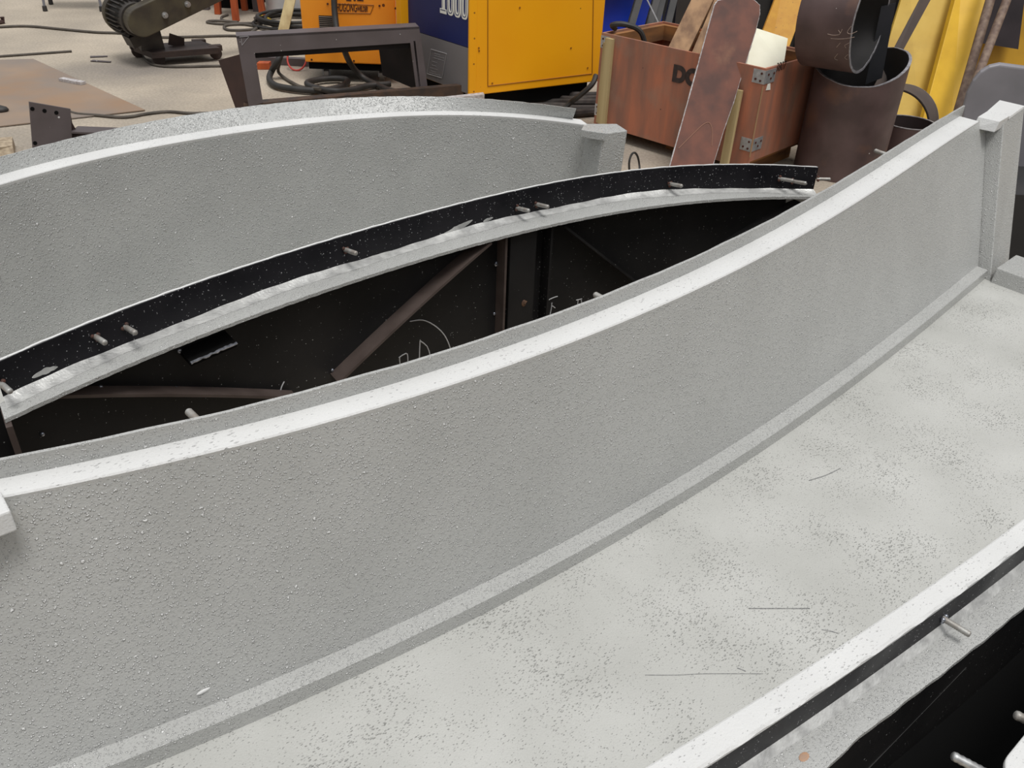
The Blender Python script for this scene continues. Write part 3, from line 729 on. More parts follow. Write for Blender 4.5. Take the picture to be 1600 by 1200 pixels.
a, b = P(441, 56, 0), PY(466, -55, P(441, 56).y + .35)
g = MB(); d = (b - a).normalized(); w = V((1, .15, 0)).normalized() * .045; t = d.cross(w).normalized() * .012
g.hexa([a - w - t, a + w - t, a + w + t, a - w + t], [b - w - t, b + w - t, b + w + t, b - w + t])
tag(g.build('plank', PLANK), 'pale narrow plank leaning left of the orange welder', 'plank')
def coil(c, r, turns, rad, material, label, squash=1.0, rise=.018, jit=.02, cat='cable', name='cable_coil', n=26, group=None):
    pts = []
    for i in range(int(turns * n)):
        a = 2 * math.pi * i / n; k = i / n
        rr = r * (1 + jit * math.sin(k * 2.3) + jit * .6 * math.sin(a * 2 + k))
        pts.append((c.x + rr * math.cos(a), c.y + squash * rr * math.sin(a), rad + rise * k + rad * .8 * (1 + math.sin(a + k * 3)) * .5))
    g = MB(); g.tube(pts, rad, 8); return tag(g.build(name, material, None, True), label, cat, group)
coil(P(463, 39), .33, 6, .013, CABLE, 'thick coil of black cable behind the pale plank', 1.0, .012, .12)
cable([(432, 47), (410, 42), (392, 46), (360, 47), (350, 43), (356, 39), (380, 38), (404, 41), (405, 34), (398, 28)], .012, CABLEG, 'loose cable loop in front of the orange stool', group=None)
cable([(400, 36), (372, 36.5), (345, 37.5), (324, 35), (330, 32.5), (352, 33), (372, 34.5), (350, 32), (346, 27), (356, 23)], .011, CABLEG, 'loose cable loop left of the orange stool')
cable([(384, 54), (396, 48), (406, 40), (413, 32), (420, 36), (432, 43)], .011, CABLEG, 'loose cable end crossing before the black coil')
a, b = P(402, 24.5, .03), P(421, 32, .03); g = MB(); g.tube([a, a + (b - a) * .3, a + (b - a) * .35, b], [.014, .014, .024, .022], 10); tag(g.build('cable_connector', YCON, None, True), 'small yellow cable connector beside the black coil', 'connector')

# ------------------------------------------------------------------ orange welder
n0, n1 = P(477, 97, .14), P(621, 102, .14)
ex = n1 - n0; ex.z = 0; WL = ex.length; rz = math.atan2(ex.y, ex.x)
T = empty('welding_machine', (n0.x, n0.y, 0), rz, 'orange welding machine with black louvres behind the dark steel frame', 'welder', 'welding machines')
def NF(px, py, off=0.0):                 # point of the front face in the machine's frame
    ny = V((-math.sin(rz), math.cos(rz), 0)); p = PN(px, py, n0, ny) - V((n0.x, n0.y, 0))
    return V((p.x * math.cos(rz) + p.y * math.sin(rz), -off, p.z))
g = MB(); g.box(0, WL, 0, .5, .14, 1.0); g.build('cabinet', ORANGE, T, bevel=.008)
g = MB(); g.box(.02, WL - .02, .02, .48, .09, .14); g.build('chassis', BLACKM, T)
for x, y in ((.14, .06), (WL - .12, .06), (.14, .44), (WL - .12, .44)):
    g = MB(); g.cyl((x - .018, y, .045), (x + .018, y, .045), .045, 18); w = g.build('caster_wheel', CABLEG, T, True)
    g = MB(); g.box(x - .028, x + .028, y - .02, y + .02, .045, .10); g.build('fork', GALV, w)
a, b = NF(498, 24), NF(522, 52)
g = MB(); g.box(a.x, b.x, -.004, .002, b.z, a.z); lv = g.build('louvre_panel', BLACKM, T)
for i in range(9):
    z = b.z + (a.z - b.z) * (i + .5) / 9
    g = MB(); g.hexa([(a.x, -.004, z - .002), (b.x, -.004, z - .002), (b.x, -.001, z + .003), (a.x, -.001, z + .003)], [(a.x, -.012, z - .004), (b.x, -.012, z - .004), (b.x, -.010, z + .001), (a.x, -.010, z + .001)]); g.build('louvre', mat('louvre_grey', srgb(96, 84, 74), None), lv)
k = [NF(525, 5.5, .0015), NF(584, 8, .0015), NF(579, 21, .0015), NF(526, 20, .0015)]
g = MB()
for p, q in ((k[0], k[1]), (k[1], k[2]), (k[2], k[3])): g.tube([p, q], .003, 6)
g.build('name_frame', LINEM, T)
p = NF(526.5, 17.2, .002); q = NF(556, 17.2); lettering('HUGONG', .075, DARKINK, T, (p.x - .008, -.0025, p.z), (1, 0, 0), (0, 0, 1), sxx=.44, shear=.3, offset=.001)
p = NF(558, 17.4, .002); lettering('WELDER', .048, DARKINK, T, (p.x, -.0025, p.z), (1, 0, 0), (0, 0, 1), sxx=.40, shear=.3, offset=.0012)
g = MB()
for x0, x1, y0, y1 in ((541, 549, -1, 1.6), (552, 556, -8, 1.4), (558, 568, -.6, 1.8), (561, 564, -8, 1)):
    a, b = NF(x0, y0), NF(x1, y1); g.box(a.x, b.x, -.0025, 0, b.z, a.z)
g.build('lettering', DARKINK, T)
for px, py in ((512, 6), (593, 9), (618, 13), (487, 93), (553, 95)):
    p = NF(px, py); g = MB(); g.cyl((p.x, 0, p.z), (p.x, -.005, p.z), .007, 10); g.build('screw', DARKINK, T, True)
# thick hose hanging down its front
hp = [PY(522, -40, 6.42), PY(522, 0, 6.40), PY(524, 30, 6.36), PY(528, 55, 6.30), PY(537, 76, 6.22), P(548, 100, .16), P(566, 120, .06), P(590, 133, .03), P(612, 142, .03), P(640, 145, .03)]
g = MB(); g.tube(smooth_path(hp, 6), .021, 10); tag(g.build('welding_hose', CABLE, None, True), 'thick black hose hanging down before the orange welder louvres', 'hose')

# ------------------------------------------------------------------ large welding power source with amber sides
c0 = P(733, 150, .15); sd = V((.873, .535, 0)).normalized()
fd = V((-.66, .751, 0)).normalized(); SL = (P(935, 127, .15) - c0).length
FWD = .74
T = empty('welding_power_source', (c0.x, c0.y, 0), 0, 'tall welding power source, amber side and navy and grey front marked 1000', 'welder', 'welding machines')
HH = 1.35
fnm = V((fd.y, -fd.x, 0)); fnm = fnm if fnm.y < 0 else -fnm
snm = V((sd.y, -sd.x, 0)); snm = snm if snm.y < 0 else -snm
def Q(f, s, z, o=V((0, 0, 0))): p = fd * f + sd * s + o; return V((p.x, p.y, z + o.z))
def slab(f0, f1, s0, s1, z0, z1): return [Q(f0, s0, z0), Q(f0, s1, z0), Q(f1, s1, z0), Q(f1, s0, z0)], [Q(f0, s0, z1), Q(f0, s1, z1), Q(f1, s1, z1), Q(f1, s0, z1)]
g = MB(); g.hexa(*slab(.0, FWD, .02, SL, .15, HH)); g.build('cabinet', YELLOW, T, bevel=.006)
zb = PN(733, 75, c0, fnm).z
g = MB(); g.hexa(*slab(.012, FWD - .05, .004, .03, zb, HH - .03)); g.build('upper_panel', NAVY, T)
g = MB(); g.hexa(*slab(.012, FWD - .05, .004, .03, .16, zb - .004)); g.build('lower_panel', GREYP, T)
g = MB(); g.hexa(*slab(-.004, .012, -.003, .05, .15, HH)); g.build('corner_strip', YELLOW, T, bevel=.003)
g = MB(); g.hexa(*slab(FWD - .055, FWD + .004, -.05, .05, .15, HH)); g.build('corner_strip', YELLOW, T, bevel=.003)
g = MB(); g.hexa(*slab(.04, FWD - .04, .06, SL - .06, .05, .15)); g.build('chassis', BLACKM, T)
for f, s in ((.1, .12), (.1, SL - .12), (FWD - .1, .12), (FWD - .1, SL - .12)):
    g = MB(); a = Q(f, s, .05); g.cyl(a - fd * .02, a + fd * .02, .05, 18); g.build('caster_wheel', CABLE, T, True)
# access panel seams on the side
def SF(px, py, off=.0015):
    p = PN(px, py, c0, snm) - V((c0.x, c0.y, 0)); return p + snm * off
tl, bl, br, trr = SF(762, -10), SF(762, 134.5), SF(925, 115), SF(927, -10)
g = MB()
for a, b in ((tl, bl), (bl, br), (br, trr)): g.tube([a, b], .003, 6)
g.build('panel_seam', LINEM, T)
for px, py in ((741, 20), (741, 60), (740, 100), (740, 143), (748, 75), (748.5, 79.5), (769, 130), (918, 106), (812, 12), (892, 75)):
    p = SF(px, py, .0); g = MB(); g.cyl(p, p + snm * .004, .006, 8); g.build('screw', LINEM, T, True)
def FF(px, py, off=.0):
    p = PN(px, py, c0 + sd * .004, fnm) - V((c0.x, c0.y, 0)); return p + fnm * off
tx = -fd
# block numerals "1000": white outlined figures with a slab-foot one
p1, p2 = FF(688, 22), FF(731, 33)
bz = p2.z + .004; Lw = (V((p2.x, p2.y, 0)) - V((p1.x, p1.y, 0))).length
def glyph0(cx, cz, w, h, th, o0, o1, name, m_):
    g = MB(); k = 28; rows = []
    def sup(a, ww, hh):
        c, s = math.cos(a), math.sin(a); e = .62
        return math.copysign(abs(c) ** e, c) * ww, math.copysign(abs(s) ** e, s) * hh
    for i in range(k):
        a = 2 * math.pi * i / k; x1, z1 = sup(a, w, h); x2, z2 = sup(a, w - th, h - th)
        rows.append([(x1, z1, o1), (x1, z1, o0), (x2, z2, o0), (x2, z2, o1)])
    o2 = V((p1.x, p1.y, 0))
    R = [[o2 + tx * (cx + x) + V((0, 0, cz + z)) + fnm * o for x, z, o in row] for row in rows]
    g.shell(R); return g.build(name, m_, T)
wd = Lw / 4.0; hh = .085
for i in (1, 2, 3):
    cx = wd * (i + .55); cz = bz + hh
    g1 = glyph0(cx, cz, wd * .50, hh, wd * .36, 0, .003, 'numeral', WHITEM)
    glyph0(cx - .002, cz + .002, wd * .37, hh - wd * .13, wd * .07, .003, .0036, 'numeral_outline', NAVY).parent = g1
g = MB(); o2 = V((p1.x, p1.y, 0)); bx = lambda x0, x1, z0, z1, o: g.hexa([o2 + tx * x0 + V((0, 0, z0)), o2 + tx * x1 + V((0, 0, z0)), o2 + tx * x1 + V((0, 0, z1)), o2 + tx * x0 + V((0, 0, z1))], [o2 + tx * x0 + V((0, 0, z0)) + fnm * o, o2 + tx * x1 + V((0, 0, z0)) + fnm * o, o2 + tx * x1 + V((0, 0, z1)) + fnm * o, o2 + tx * x0 + V((0, 0, z1)) + fnm * o])
bx(0, wd * .95, bz, bz + .028, .003); bx(wd * .28, wd * .72, bz + .028, bz + hh * 2, .003); bx(wd * .05, wd * .28, bz + hh * 2 - .05, bz + hh * 2 - .02, .003)
n1_ = g.build('numeral', WHITEM, T)
g = MB(); bx(wd * .08, wd * .87, bz + .018, bz + .023, .0036); bx(wd * .36, wd * .40, bz + .035, bz + hh * 2 - .01, .0036); g.build('numeral_outline', NAVY, n1_)
# data plate
k = [FF(674, 77, .001), FF(698, 84, .001), FF(691, 122, .001), FF(667.5, 115, .001)]
g = MB(); g.prism(k, fnm * .001); dp = g.build('data_plate', GREYP, T)
g = MB()
for p, q in zip(k, k[1:] + k[:1]): g.tube([p + fnm * .001, q + fnm * .001], .0022, 6)
for t in (.12, .2, .3, .45, .6, .72, .84, .92):
    a = k[0] + (k[3] - k[0]) * t; b = k[1] + (k[2] - k[1]) * t; s0, s1 = random.uniform(.08, .3), random.uniform(.5, .92)
    g.tube([a + (b - a) * s0 + fnm * .001, a + (b - a) * s1 + fnm * .001], .0011, 5)
g.build('plate_print', PLATEL, dp)

# ------------------------------------------------------------------ dark fabricated frame on the floor behind the rear mould
s0, s1 = P(391, 186, .02), P(664, 174, .02)
ex = (s1 - s0); ex.z = 0; ex.normalize(); ny = V((-ex.y, ex.x, 0))
T = empty('steel_stand', (s0.x, s0.y, 0), 0, 'dark grey welded steel frame with a rectangular opening, behind the rear mould', 'frame')
o1 = V((s0.x, s0.y, 0))
def SFr(px, py): return PN(px, py, s0, ny) - o1
g = MB()
def bar(a, b, c, d, th=.014): g.prism([SFr(*a), SFr(*b), SFr(*c), SFr(*d)], ny * th)
bar((369, 57), (655, 42), (641, 67), (398, 83)); g.build('top_rail', DKST, T)
g = MB(); bar((369, 57), (398, 83), (411, 160), (389, 168)); g.build('left_post', DKST, T)
g = MB(); bar((655, 42), (669, 142), (651, 142), (641, 67)); g.build('right_post', DKST, T)
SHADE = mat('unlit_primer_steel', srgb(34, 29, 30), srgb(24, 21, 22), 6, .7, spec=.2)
g = MB(); g.prism([SFr(*p) + ny * .02 for p in ((396, 78), (643, 62), (640.5, 76), (399, 92))], ny * .10); g.build('rail_shade_strip', SHADE, T)  # dark bar added as the black shade strip under the top rail
g = MB(); a, b = SFr(369, 57), SFr(655, 42); g.prism([a, b, b + ny * .13, a + ny * .13], (0, 0, -.012)); g.build('top_flange', DKST, T)
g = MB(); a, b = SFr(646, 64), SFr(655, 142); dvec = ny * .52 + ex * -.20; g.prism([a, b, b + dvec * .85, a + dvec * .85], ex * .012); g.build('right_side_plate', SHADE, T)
pb = s0 + ny * .12
k = [PN(x, y, s0 + ny * .02, (ny * .9 - ex * .0).normalized()) - o1 for x, y in ((341, 94), (374, 85), (390, 168), (371, 171))]
k[0] = k[0] + ny * .16; k[3] = k[3] + ny * .12
k[0] = PN(341, 94, s0 + ny * .16, ny) - o1; k[3] = PN(369, 172, s0 + ny * .12, ny) - o1
g = MB(); g.prism(k, (.012, .0, 0)); g.build('left_side_plate', DKRED, T)
g = MB(); a = SFr(377, 64)
for pts in ([(377, 60), (378, 70)], [(378, 71), (389, 57)], [(374, 58), (388, 56.5)]):
    q = [SFr(*p) - ny * .001 for p in pts]; g.tube(q, .0018, 6)
g.build('chalk_mark', mat('pale_chalk', (.3, .29, .3, 1), None, rough=.9), T)
a, b = P(384, 190, .0), P(724, 181, .0); d = (b - a).normalized(); w = V((-d.y, d.x, 0))
g = MB(); g.hexa([a, b, b + w * .05, a + w * .05], [a + V((0, 0, .105)), b + V((0, 0, .20)), b + w * .05 + V((0, 0, .20)), a + w * .05 + V((0, 0, .115))])
tag(g.build('angle_bar', mat('brown_black_bar', srgb(84, 64, 50), srgb(50, 44, 42), 12, .6, .1, spots=((.5, .42, .36, 1), 20, .2, 3.0))), 'dark rusty bar on the floor along the foot of the steel frame', 'bar')
a, b = PY(676, 156.5, 5.33), PY(757, 147.5, 5.40); d = (b - a).normalized(); w = V((-d.y, d.x, 0))
g = MB(); g.hexa([V((q.x, q.y, 0)) for q in (a, b, b + w * .05, a + w * .05)], [a, b, b + w * .05, a + w * .05])
tag(g.build('flat_bar', TORCH), 'thin light steel strip lying at the foot of the amber welder', 'bar')
# odds and ends seen through the frame
a, b = P(402, 109, .0), P(421, 109, .0); g = MB(); g.hexa([a, b, b + V((0, .07, 0)), a + V((0, .07, 0))], [q + V((0, 0, .05)) for q in (a, b, b + V((0, .07, 0)), a + V((0, .07, 0)))])
tag(g.build('wood_block', ORWOOD, bevel=.004), 'small orange wood block seen through the steel frame', 'block')
a, b = P(398, 100, .0), P(482, 104.5, .0); g = MB(); g.hexa([a, b, b + V((0, .06, 0)), a + V((0, .06, 0))], [q + V((0, 0, .055)) for q in (a, b, b + V((0, .06, 0)), a + V((0, .06, 0)))])
tag(g.build('steel_bar', DKST), 'dark square steel bar on the floor behind the small wood block', 'bar')
c = P(463, 110, .005); g = MB(); pts = []
for i in range(28):
    a = 2 * math.pi * i / 28; pts.append(c + V((.072 * math.cos(a), .05 * (1 + math.sin(a)), .075 + .075 * math.sin(a))))
g.tube(pts, .007, 8, True); tag(g.build('wire_loop', REDW, None, True), 'red wire loop hanging by the lower left corner of the orange welder', 'wire')
hz = [PY(441, 80, 6.55), P(434, 95, .14), P(424, 112, .05), P(421, 124, .03), P(430, 133, .03), P(452, 138, .03), P(480, 141, .03), P(505, 141, .03), P(530, 136, .03), P(543, 128, .03), P(535, 123, .035), P(510, 123, .035), P(486, 127, .035), P(480, 131, .04), P(490, 136, .045), P(520, 142, .04), P(550, 140, .03), P(575, 134, .03), P(610, 131, .03)]
g = MB(); g.tube(smooth_path(hz, 6), .022, 10); tag(g.build('welding_hose', CABLE, None, True), 'thick black hose lying in a ring on the floor under the orange welder', 'hose')
hz = [PY(443, 80, 6.5), P(437, 98, .12), P(435, 112, .04), P(445, 122, .014), P(458, 130, .014), P(472, 136, .014), P(500, 139, .06)]
g = MB(); g.tube(smooth_path(hz, 6), .012, 8); tag(g.build('cable', CABLEG, None, True), 'thin black cable curling inside the left side of the steel frame', 'cable')
for px, py, w_, h_, rzz, lab, mt_ in ((513, 146, .05, .035, .5, 'short dark angle offcut on the floor inside the steel frame', DKST), (542, 145, .05, .006, 1.0, 'pale wood chip on the floor inside the steel frame', CHIPM), (572, 138, .012, .03, .3, 'small bright stub on the floor inside the steel frame', TORCH)):
    c = P(px, py, 0); ca, sa = math.cos(rzz), math.sin(rzz); g = MB()
    ax, ay = V((ca, -sa, 0)) * w_, V((sa, ca, 0)) * w_ * .5
    if h_ == .035: g.obox(c + V((0, 0, .004)), ax, ay, V((0, 0, .004))); g.obox(c + V((0, 0, .02)) - ay, ax, ay * .16, V((0, 0, .02)))
    else: g.obox(c + V((0, 0, h_ / 2)), ax, ay, V((0, 0, h_ / 2)))
    tag(g.build('offcut', mt_), lab, 'offcut')

# ------------------------------------------------------------------ plywood crate
cA, cB, cD = P(928, 190, .08), P(1168, 262, .08), P(1239, 222, .08)
fx = (cA - cB); fx.z = 0; CL = fx.length; fx.normalize(); sy = V((fx.y, -fx.x, 0)); sy = sy if sy.y > 0 else -sy
CS = .62; fn = -sy; sn = -fx
T = empty('wooden_crate', (cB.x, cB.y, 0), 0, 'open reddish plywood crate with metal corner brackets, full of boards', 'crate')
o1 = V((cB.x, cB.y, 0))
zt = PN(1181, 104, cB, fn).z
def K(f, s, z): p = fx * f + sy * s; return V((p.x, p.y, z))
def kbox(f0, f1, s0, s1, z0, z1): return [K(f0, s0, z0), K(f1, s0, z0), K(f1, s1, z0), K(f0, s1, z0)], [K(f0, s0, z1), K(f1, s0, z1), K(f1, s1, z1), K(f0, s1, z1)]
g = MB(); g.hexa(*kbox(0, CL, 0, .015, .07, zt)); g.build('front_panel', CRATEM, T)
g = MB(); g.hexa(*kbox(0, .015, .015, CS, .11, zt)); g.build('side_panel', CRATEM, T)
g = MB(); g.hexa(*kbox(CL - .015, CL, .015, CS, .08, zt)); g.build('side_panel', CRATEM, T)
g = MB(); g.hexa(*kbox(.015, CL - .015, CS - .015, CS, .08, zt)); g.build('back_panel', CRATEM, T)
g = MB(); g.hexa(*kbox(.015, CL - .015, CS - .05, CS - .015, zt - .1, zt - .012)); g.hexa(*kbox(CL - .05, CL - .015, .015, CS - .05, zt - .1, zt - .012)); g.build('inner_batten', CRATEIN, T)
g = MB(); g.hexa(*kbox(.015, CL - .015, .015, CS - .015, .09, .11)); g.build('bottom_board', CRATEIN, T)
for f in (.06, CL / 2, CL - .12):
    g = MB(); g.hexa(*kbox(f, f + .09, .14, CS - .02, 0, .08)); g.build('skid', CRATEIN, T)
a = PN(954, 70, cB, fn) - o1; f_ = a.dot(fx)
g = MB(); g.hexa(*kbox(f_ - .028, f_ + .028, -.022, 0, .085, zt - .02)); g.hexa(*kbox(f_ + .028, f_ + .048, -.014, 0, .085, zt - .05)); g.build('batten', PLANK, T)
def bracket(f, z, side):
    g = MB(); s_ = 1 if f < .5 else -1
    f0 = f if s_ > 0 else f
    g.hexa(*kbox(min(f, f + s_ * .07), max(f, f + s_ * .07), -.003, .0, z - .035, z + .035))
    ff = f - .003 if s_ > 0 else f + .0
    if side: g.hexa(*kbox(-.003, 0, -.003, .105, z - .035, z + .035))
    o = g.build('corner_bracket', GALV, T)
    g = MB()
    for df, dz in ((.018, .018), (.05, -.015), (.02, -.02)):
        p = K(f + s_ * df, -.003, z + dz); g.cyl(p, p + fn * .004, .006, 8)
    if side:
        for ds, dz in ((.03, .012), (.06, -.012), (.085, .012)):
            p = K(-.003, ds, z + dz); g.cyl(p, p - fx * .004, .006, 8)
    g.build('nail', DARKINK, o)
bracket(0, zt - .045, True); bracket(0, PN(1168, 226, cB, fn).z, True); bracket(CL, zt - .05, False); bracket(CL, PN(932, 171, cB, fn).z, False)
p = PN(1050, 125, cB, fn) - o1; lettering('DOW', .118, mat('stencil_ink', srgb(46, 38, 36), srgb(66, 50, 46), 40, .8), T, p + fn * .002, -fx, (0, 0, 1), offset=.008, sxx=1.0)
p = PN(1211, 112, o1, sn) - o1; lettering('3807', .065, mat('faded_stencil', srgb(64, 44, 38), None), T, p + sn * .002, sy, (0, 0, 1), sxx=.8)
k = [PN(x, y, o1, sn) - o1 + sn * .002 for x, y in ((1199, 131), (1203, 130), (1203, 140), (1196, 141))]; g = MB(); g.prism(k, sn * .001); g.build('paint_mark', WHITEM, T)
g = MB(); g.tube([K(-.001, -.001, zt - .09), K(-.001, -.001, .14)], .0045, 6); g.build('corner_seam', PLANKB, T)
# boards in the crate
def board(a, b, w, t, m_, label, name='board', cat='board', group=None):
    a, b = V(a), V(b); d = (b - a).normalized(); w = V(w); w = (w - d * w.dot(d)); tt = d.cross(w).normalized() * t
    g = MB(); g.hexa([a - w - tt, a + w - tt, a + w + tt, a - w + tt], [b - w - tt, b + w - tt, b + w + tt, b - w + tt])
    return tag(g.build(name, m_, bevel=.003), label, cat, group)
pc = o1 + fx * .55 + sy * .3
board(PY(1050, 100, pc.y), PY(1120, -45, pc.y + .32), -fx * .055 + sy * .03, .02, PLANKB, 'thick brown plank sticking out of the crate, left of two', 'plank', 'plank')
board(PY(1088, 105, pc.y - .1), PY(1150, -40, pc.y + .18), -fx * .05 + sy * .03, .016, PLANKB, 'pale brown plank out of the crate, tucked behind the scaly steel plate', 'plank', 'plank')
k = [PY(1164, 118, 4.98), PY(1224, 105, 5.06), PY(1231, 60, 5.25), PY(1178, 43, 5.2)]
g = MB(); g.prism(k, (-.01, .03, 0)); tag(g.build('board', WHBOARD), 'cream white board standing in the right end of the crate', 'board')
# cable end over the crate's left rim
g = MB(); q = [K(CL - .02, .10, zt + .015), K(CL - .06, .02, zt + .05), K(CL - .13, .05, zt + .06), K(CL - .2, .12, zt + .02), K(CL - .24, .16, zt - .12)]
g.tube(smooth_path([o1 + p for p in q], 6), .016, 8); tag(g.build('cable', CABLE, None, True), 'black cable hanging over the left rim of the crate', 'cable')

# scaly steel plate with torch-cut edges leaning on the crate
pa, pb_ = P(1036, 300, 0), P(1101, 300, 0)
ptop = cB + fx * .2 + V((0, 0, zt - .08)) + fn * .02
pn = (pb_ - pa).cross(ptop - pa).normalized(); pn = pn if pn.y < 0 else -pn
ol = [(1036, 300), (1101, 300), (1130, 205), (1146, 160), (1158, 120), (1169, 85), (1180, 50), (1187, 22), (1187, 8), (1178, 0), (1160, -3), (1140, -2), (1122, 1), (1117, 8), (1104, 55), (1085, 125), (1064, 200)]
pl = [PN(x, y, pa, pn) for x, y in ol]; cc = sum(pl, V()) / len(pl)
T = empty('steel_plate', pa, 0, 'tall brown scaly steel plate with white cut edges and rounded top, leaning on the crate', 'plate')
g = MB(); g.prism([p - pa for p in pl], -pn * .012); g.build('plate_body', RUSTPL, T)
g = MB(); ring = [p - pa - pn * .006 for p in pl]
big = []
for a, b in zip(ring, ring[1:] + ring[:1]):
    for i in range(8): big.append(a + (b - a) * i / 8)
g.tube(big[8:], [random.uniform(.0035, .0065) for _ in big[8:]], 8); g.build('cut_edge', TORCH, T, True)
g = MB(); g.tube(smooth_path([PN(x, y, pa, pn) - pa + pn * .001 for x, y in ((1060, 232), (1080, 212), (1098, 195), (1108, 192), (1113, 205), (1112, 228))], 5), .002, 5); g.build('scribed_line', mat('scribe', srgb(150, 110, 90), None), T)
a, b = PN(1128, 276, cB + fn * .07, fn), PN(1154, 140, cB + fn * .022, fn)
board(a, b, fx * .026, .010, PLANK, 'short wooden lath beside the scaly steel plate against the crate', 'lath', 'lath')
# loop of wire standing on the floor
q = [P(984, 275, 0), PY(983, 255, 4.72), PY(986, 243, 4.74), PY(991, 238.5, 4.75), PY(996, 244, 4.76), PY(999, 258, 4.77), P(1000, 280, 0)]
g = MB(); g.tube(smooth_path(q, 6), .006, 8); tag(g.build('wire_loop', CABLE, None, True), 'thin black wire loop standing on the floor before the crate', 'wire')
# hoses between the amber welder and the crate
for i, (px, py, dy) in enumerate(((884, 150, 0), (884, 156, 1), (884, 162, 1.5), (884, 168, 2), (884, 173, 2), (884, 178, 2))):
    q = [P(820, py - 4 + i, .03), P(px - 20, py - 2, .03), P(px + 14, py - dy - 1 + (2 if i % 2 else 0), .03 + .035 * (1 if i < 3 else 0)), P(px + 44, py - dy - 1, .03 + .03 * (1 if i < 3 else 0)), P(px + 80, py - 2, .03)]
    g = MB(); g.tube(smooth_path(q, 5), .026, 8)
    tag(g.build('hose', HOSEM, None, True), 'thick black hose of the bundle between amber welder and crate', 'hose', 'hoses between welder and crate')
q = [PY(931, 118, 5.85), PY(925, 132, 5.80), P(905, 150, .16), P(892, 160, .10), P(878, 172, .05)]
g = MB(); g.tube(smooth_path(q, 6), .018, 8); tag(g.build('cable', CABLE, None, True), 'black cable hanging diagonally over the hose bundle', 'cable')

# ------------------------------------------------------------------ behind the crate
p = PY(968, 40, 7.17); 
T = empty('plastic_barrel', (p.x + .02, p.y, 0), 0, 'royal blue plastic barrel between the amber welder and the crate', 'barrel')
g = MB(); zz = [0, .02, .28, .30, .33, .35, .60, .62, .65, .67, .9, .94]; rr = [.27, .29, .30, .312, .312, .30, .30, .312, .312, .30, .29, .22]
g.tube([(0, 0, z) for z in zz], rr, 32); g.build('barrel_body', BLUEB, T, True)
g = MB(); g.cyl((0, 0, .94), (0, 0, .955), .2, 24); g.build('lid', BLUEB, T, True)
DARKBAR = mat('dark_angle_steel', srgb(50, 47, 46), srgb(32, 30, 30), 8, .6, .1)
for i, (x0, x1, y, lab) in enumerate(((985, 1001, 6.42, 'dark angle bar leaning right beside the blue barrel'), (1013, 1028, 6.45, 'dark angle bar leaning behind the crate, second from the blue barrel'), (1024, 1036, 6.5, 'dark angle bar leaning behind the crate, third from the blue barrel'), (1042, 1054, 6.55, 'dark angle bar leaning behind the crate, nearest the planks'))):
    a = PY(x0 - 2, 52, y); b = PY(x1 + 6, -30, y + .25); a2 = a + (a - b) * (a.z / (b.z - a.z))
    w = V((.026, 0, 0)); g = MB(); d = (b - a2).normalized()
    g.hexa([a2 - w, a2 + w, a2 + w + V((0, .006, 0)), a2 - w + V((0, .006, 0))], [b - w, b + w, b + w + V((0, .006, 0)), b - w + V((0, .006, 0))])
    g.hexa([a2 - w, a2 - w + V((.006, 0, 0)), a2 - w + V((.006, .05, 0)), a2 - w + V((0, .05, 0))], [b - w, b - w + V((.006, 0, 0)), b - w + V((.006, .05, 0)), b - w + V((0, .05, 0))])
    tag(g.build('angle_bar', DARKBAR), lab, 'bar', 'angle bars leaning behind the crate')
a, b = PY(1009, -5, 6.6), PY(1031, 40, 6.3); c = b + (b - a) * .3
g = MB(); g.tube([a + (a - b), b, c], .005, 6); tag(g.build('wire', GALV, None, True), 'thin pale wire slanting down behind the crate', 'wire')
k = [PY(1056, 50, 7.0), PY(1080, 50, 7.0), PY(1086, -20, 7.1), PY(1060, -20, 7.1)]
k[0] = V((k[0].x, k[0].y, 0)); k[1] = V((k[1].x, k[1].y, 0))
g = MB(); g.prism(k, (0, .02, 0)); tag(g.build('panel', mat('dark_brown_panel', srgb(58, 50, 42), srgb(44, 38, 34), 4, .7)), 'dark brown panel in the shade behind the planks', 'panel')

# ------------------------------------------------------------------ pipes
def pipe_ring(c, axis, r, L, th, name, label, cat='pipe', top=None, mo_=PIPEM, mi=PIPEIN, seg=56, extra=None, arc=None, group=None, rough_edge=0.0):
    """open pipe: outside, inside and bright cut rim as parts; top(angle) lets the upper cut slant"""
    c, ax = V(c), V(axis).normalized(); q = V((0, 0, 1)) if abs(ax.z) < .9 else V((1, 0, 0))
    e1 = (q - ax * q.dot(ax)).normalized(); e2 = ax.cross(e1)
    T = empty(name, c, 0, label, cat, group)
    def pt(a, rad, t): return (e1 * math.cos(a) + e2 * math.sin(a)) * rad + ax * t
    A = [2 * math.pi * i / seg for i in range(seg)]
    tp = [L if top is None else top((e1 * math.cos(a) + e2 * math.sin(a)) * r) for a in A]
    if rough_edge: tp = [t + random.uniform(-1, 1) * rough_edge for t in tp]
    g = MB(); g.shell([[pt(a, r, 0), pt(a, r, t), pt(a, r - th * .5, t), pt(a, r - th * .5, 0)] for a, t in zip(A, tp)]); g.build('pipe_wall', mo_, T, True, ang=50)
    g = MB(); g.shell([[pt(a, r - th * .5, .0), pt(a, r - th * .5, t), pt(a, r - th, t - .0005), pt(a, r - th, .0)] for a, t in zip(A, tp)]); g.build('pipe_bore', mi, T, True, ang=50)
    g = MB(); g.shell([[pt(a, r + .0008, t - .002), pt(a, r + .0008, t + .0015), pt(a, r - th - .0008, t + .0015), pt(a, r - th - .0008, t - .002)] for a, t in zip(A, tp)]); g.build('cut_rim', RIMM, T)
    return T, pt
bx_, by_ = 1.86, 5.02; RB = .245
zl, zf, zr = PY(1258, 112, by_).z, PY(1300, 127, by_ - RB).z, PY(1392, 88, by_).z
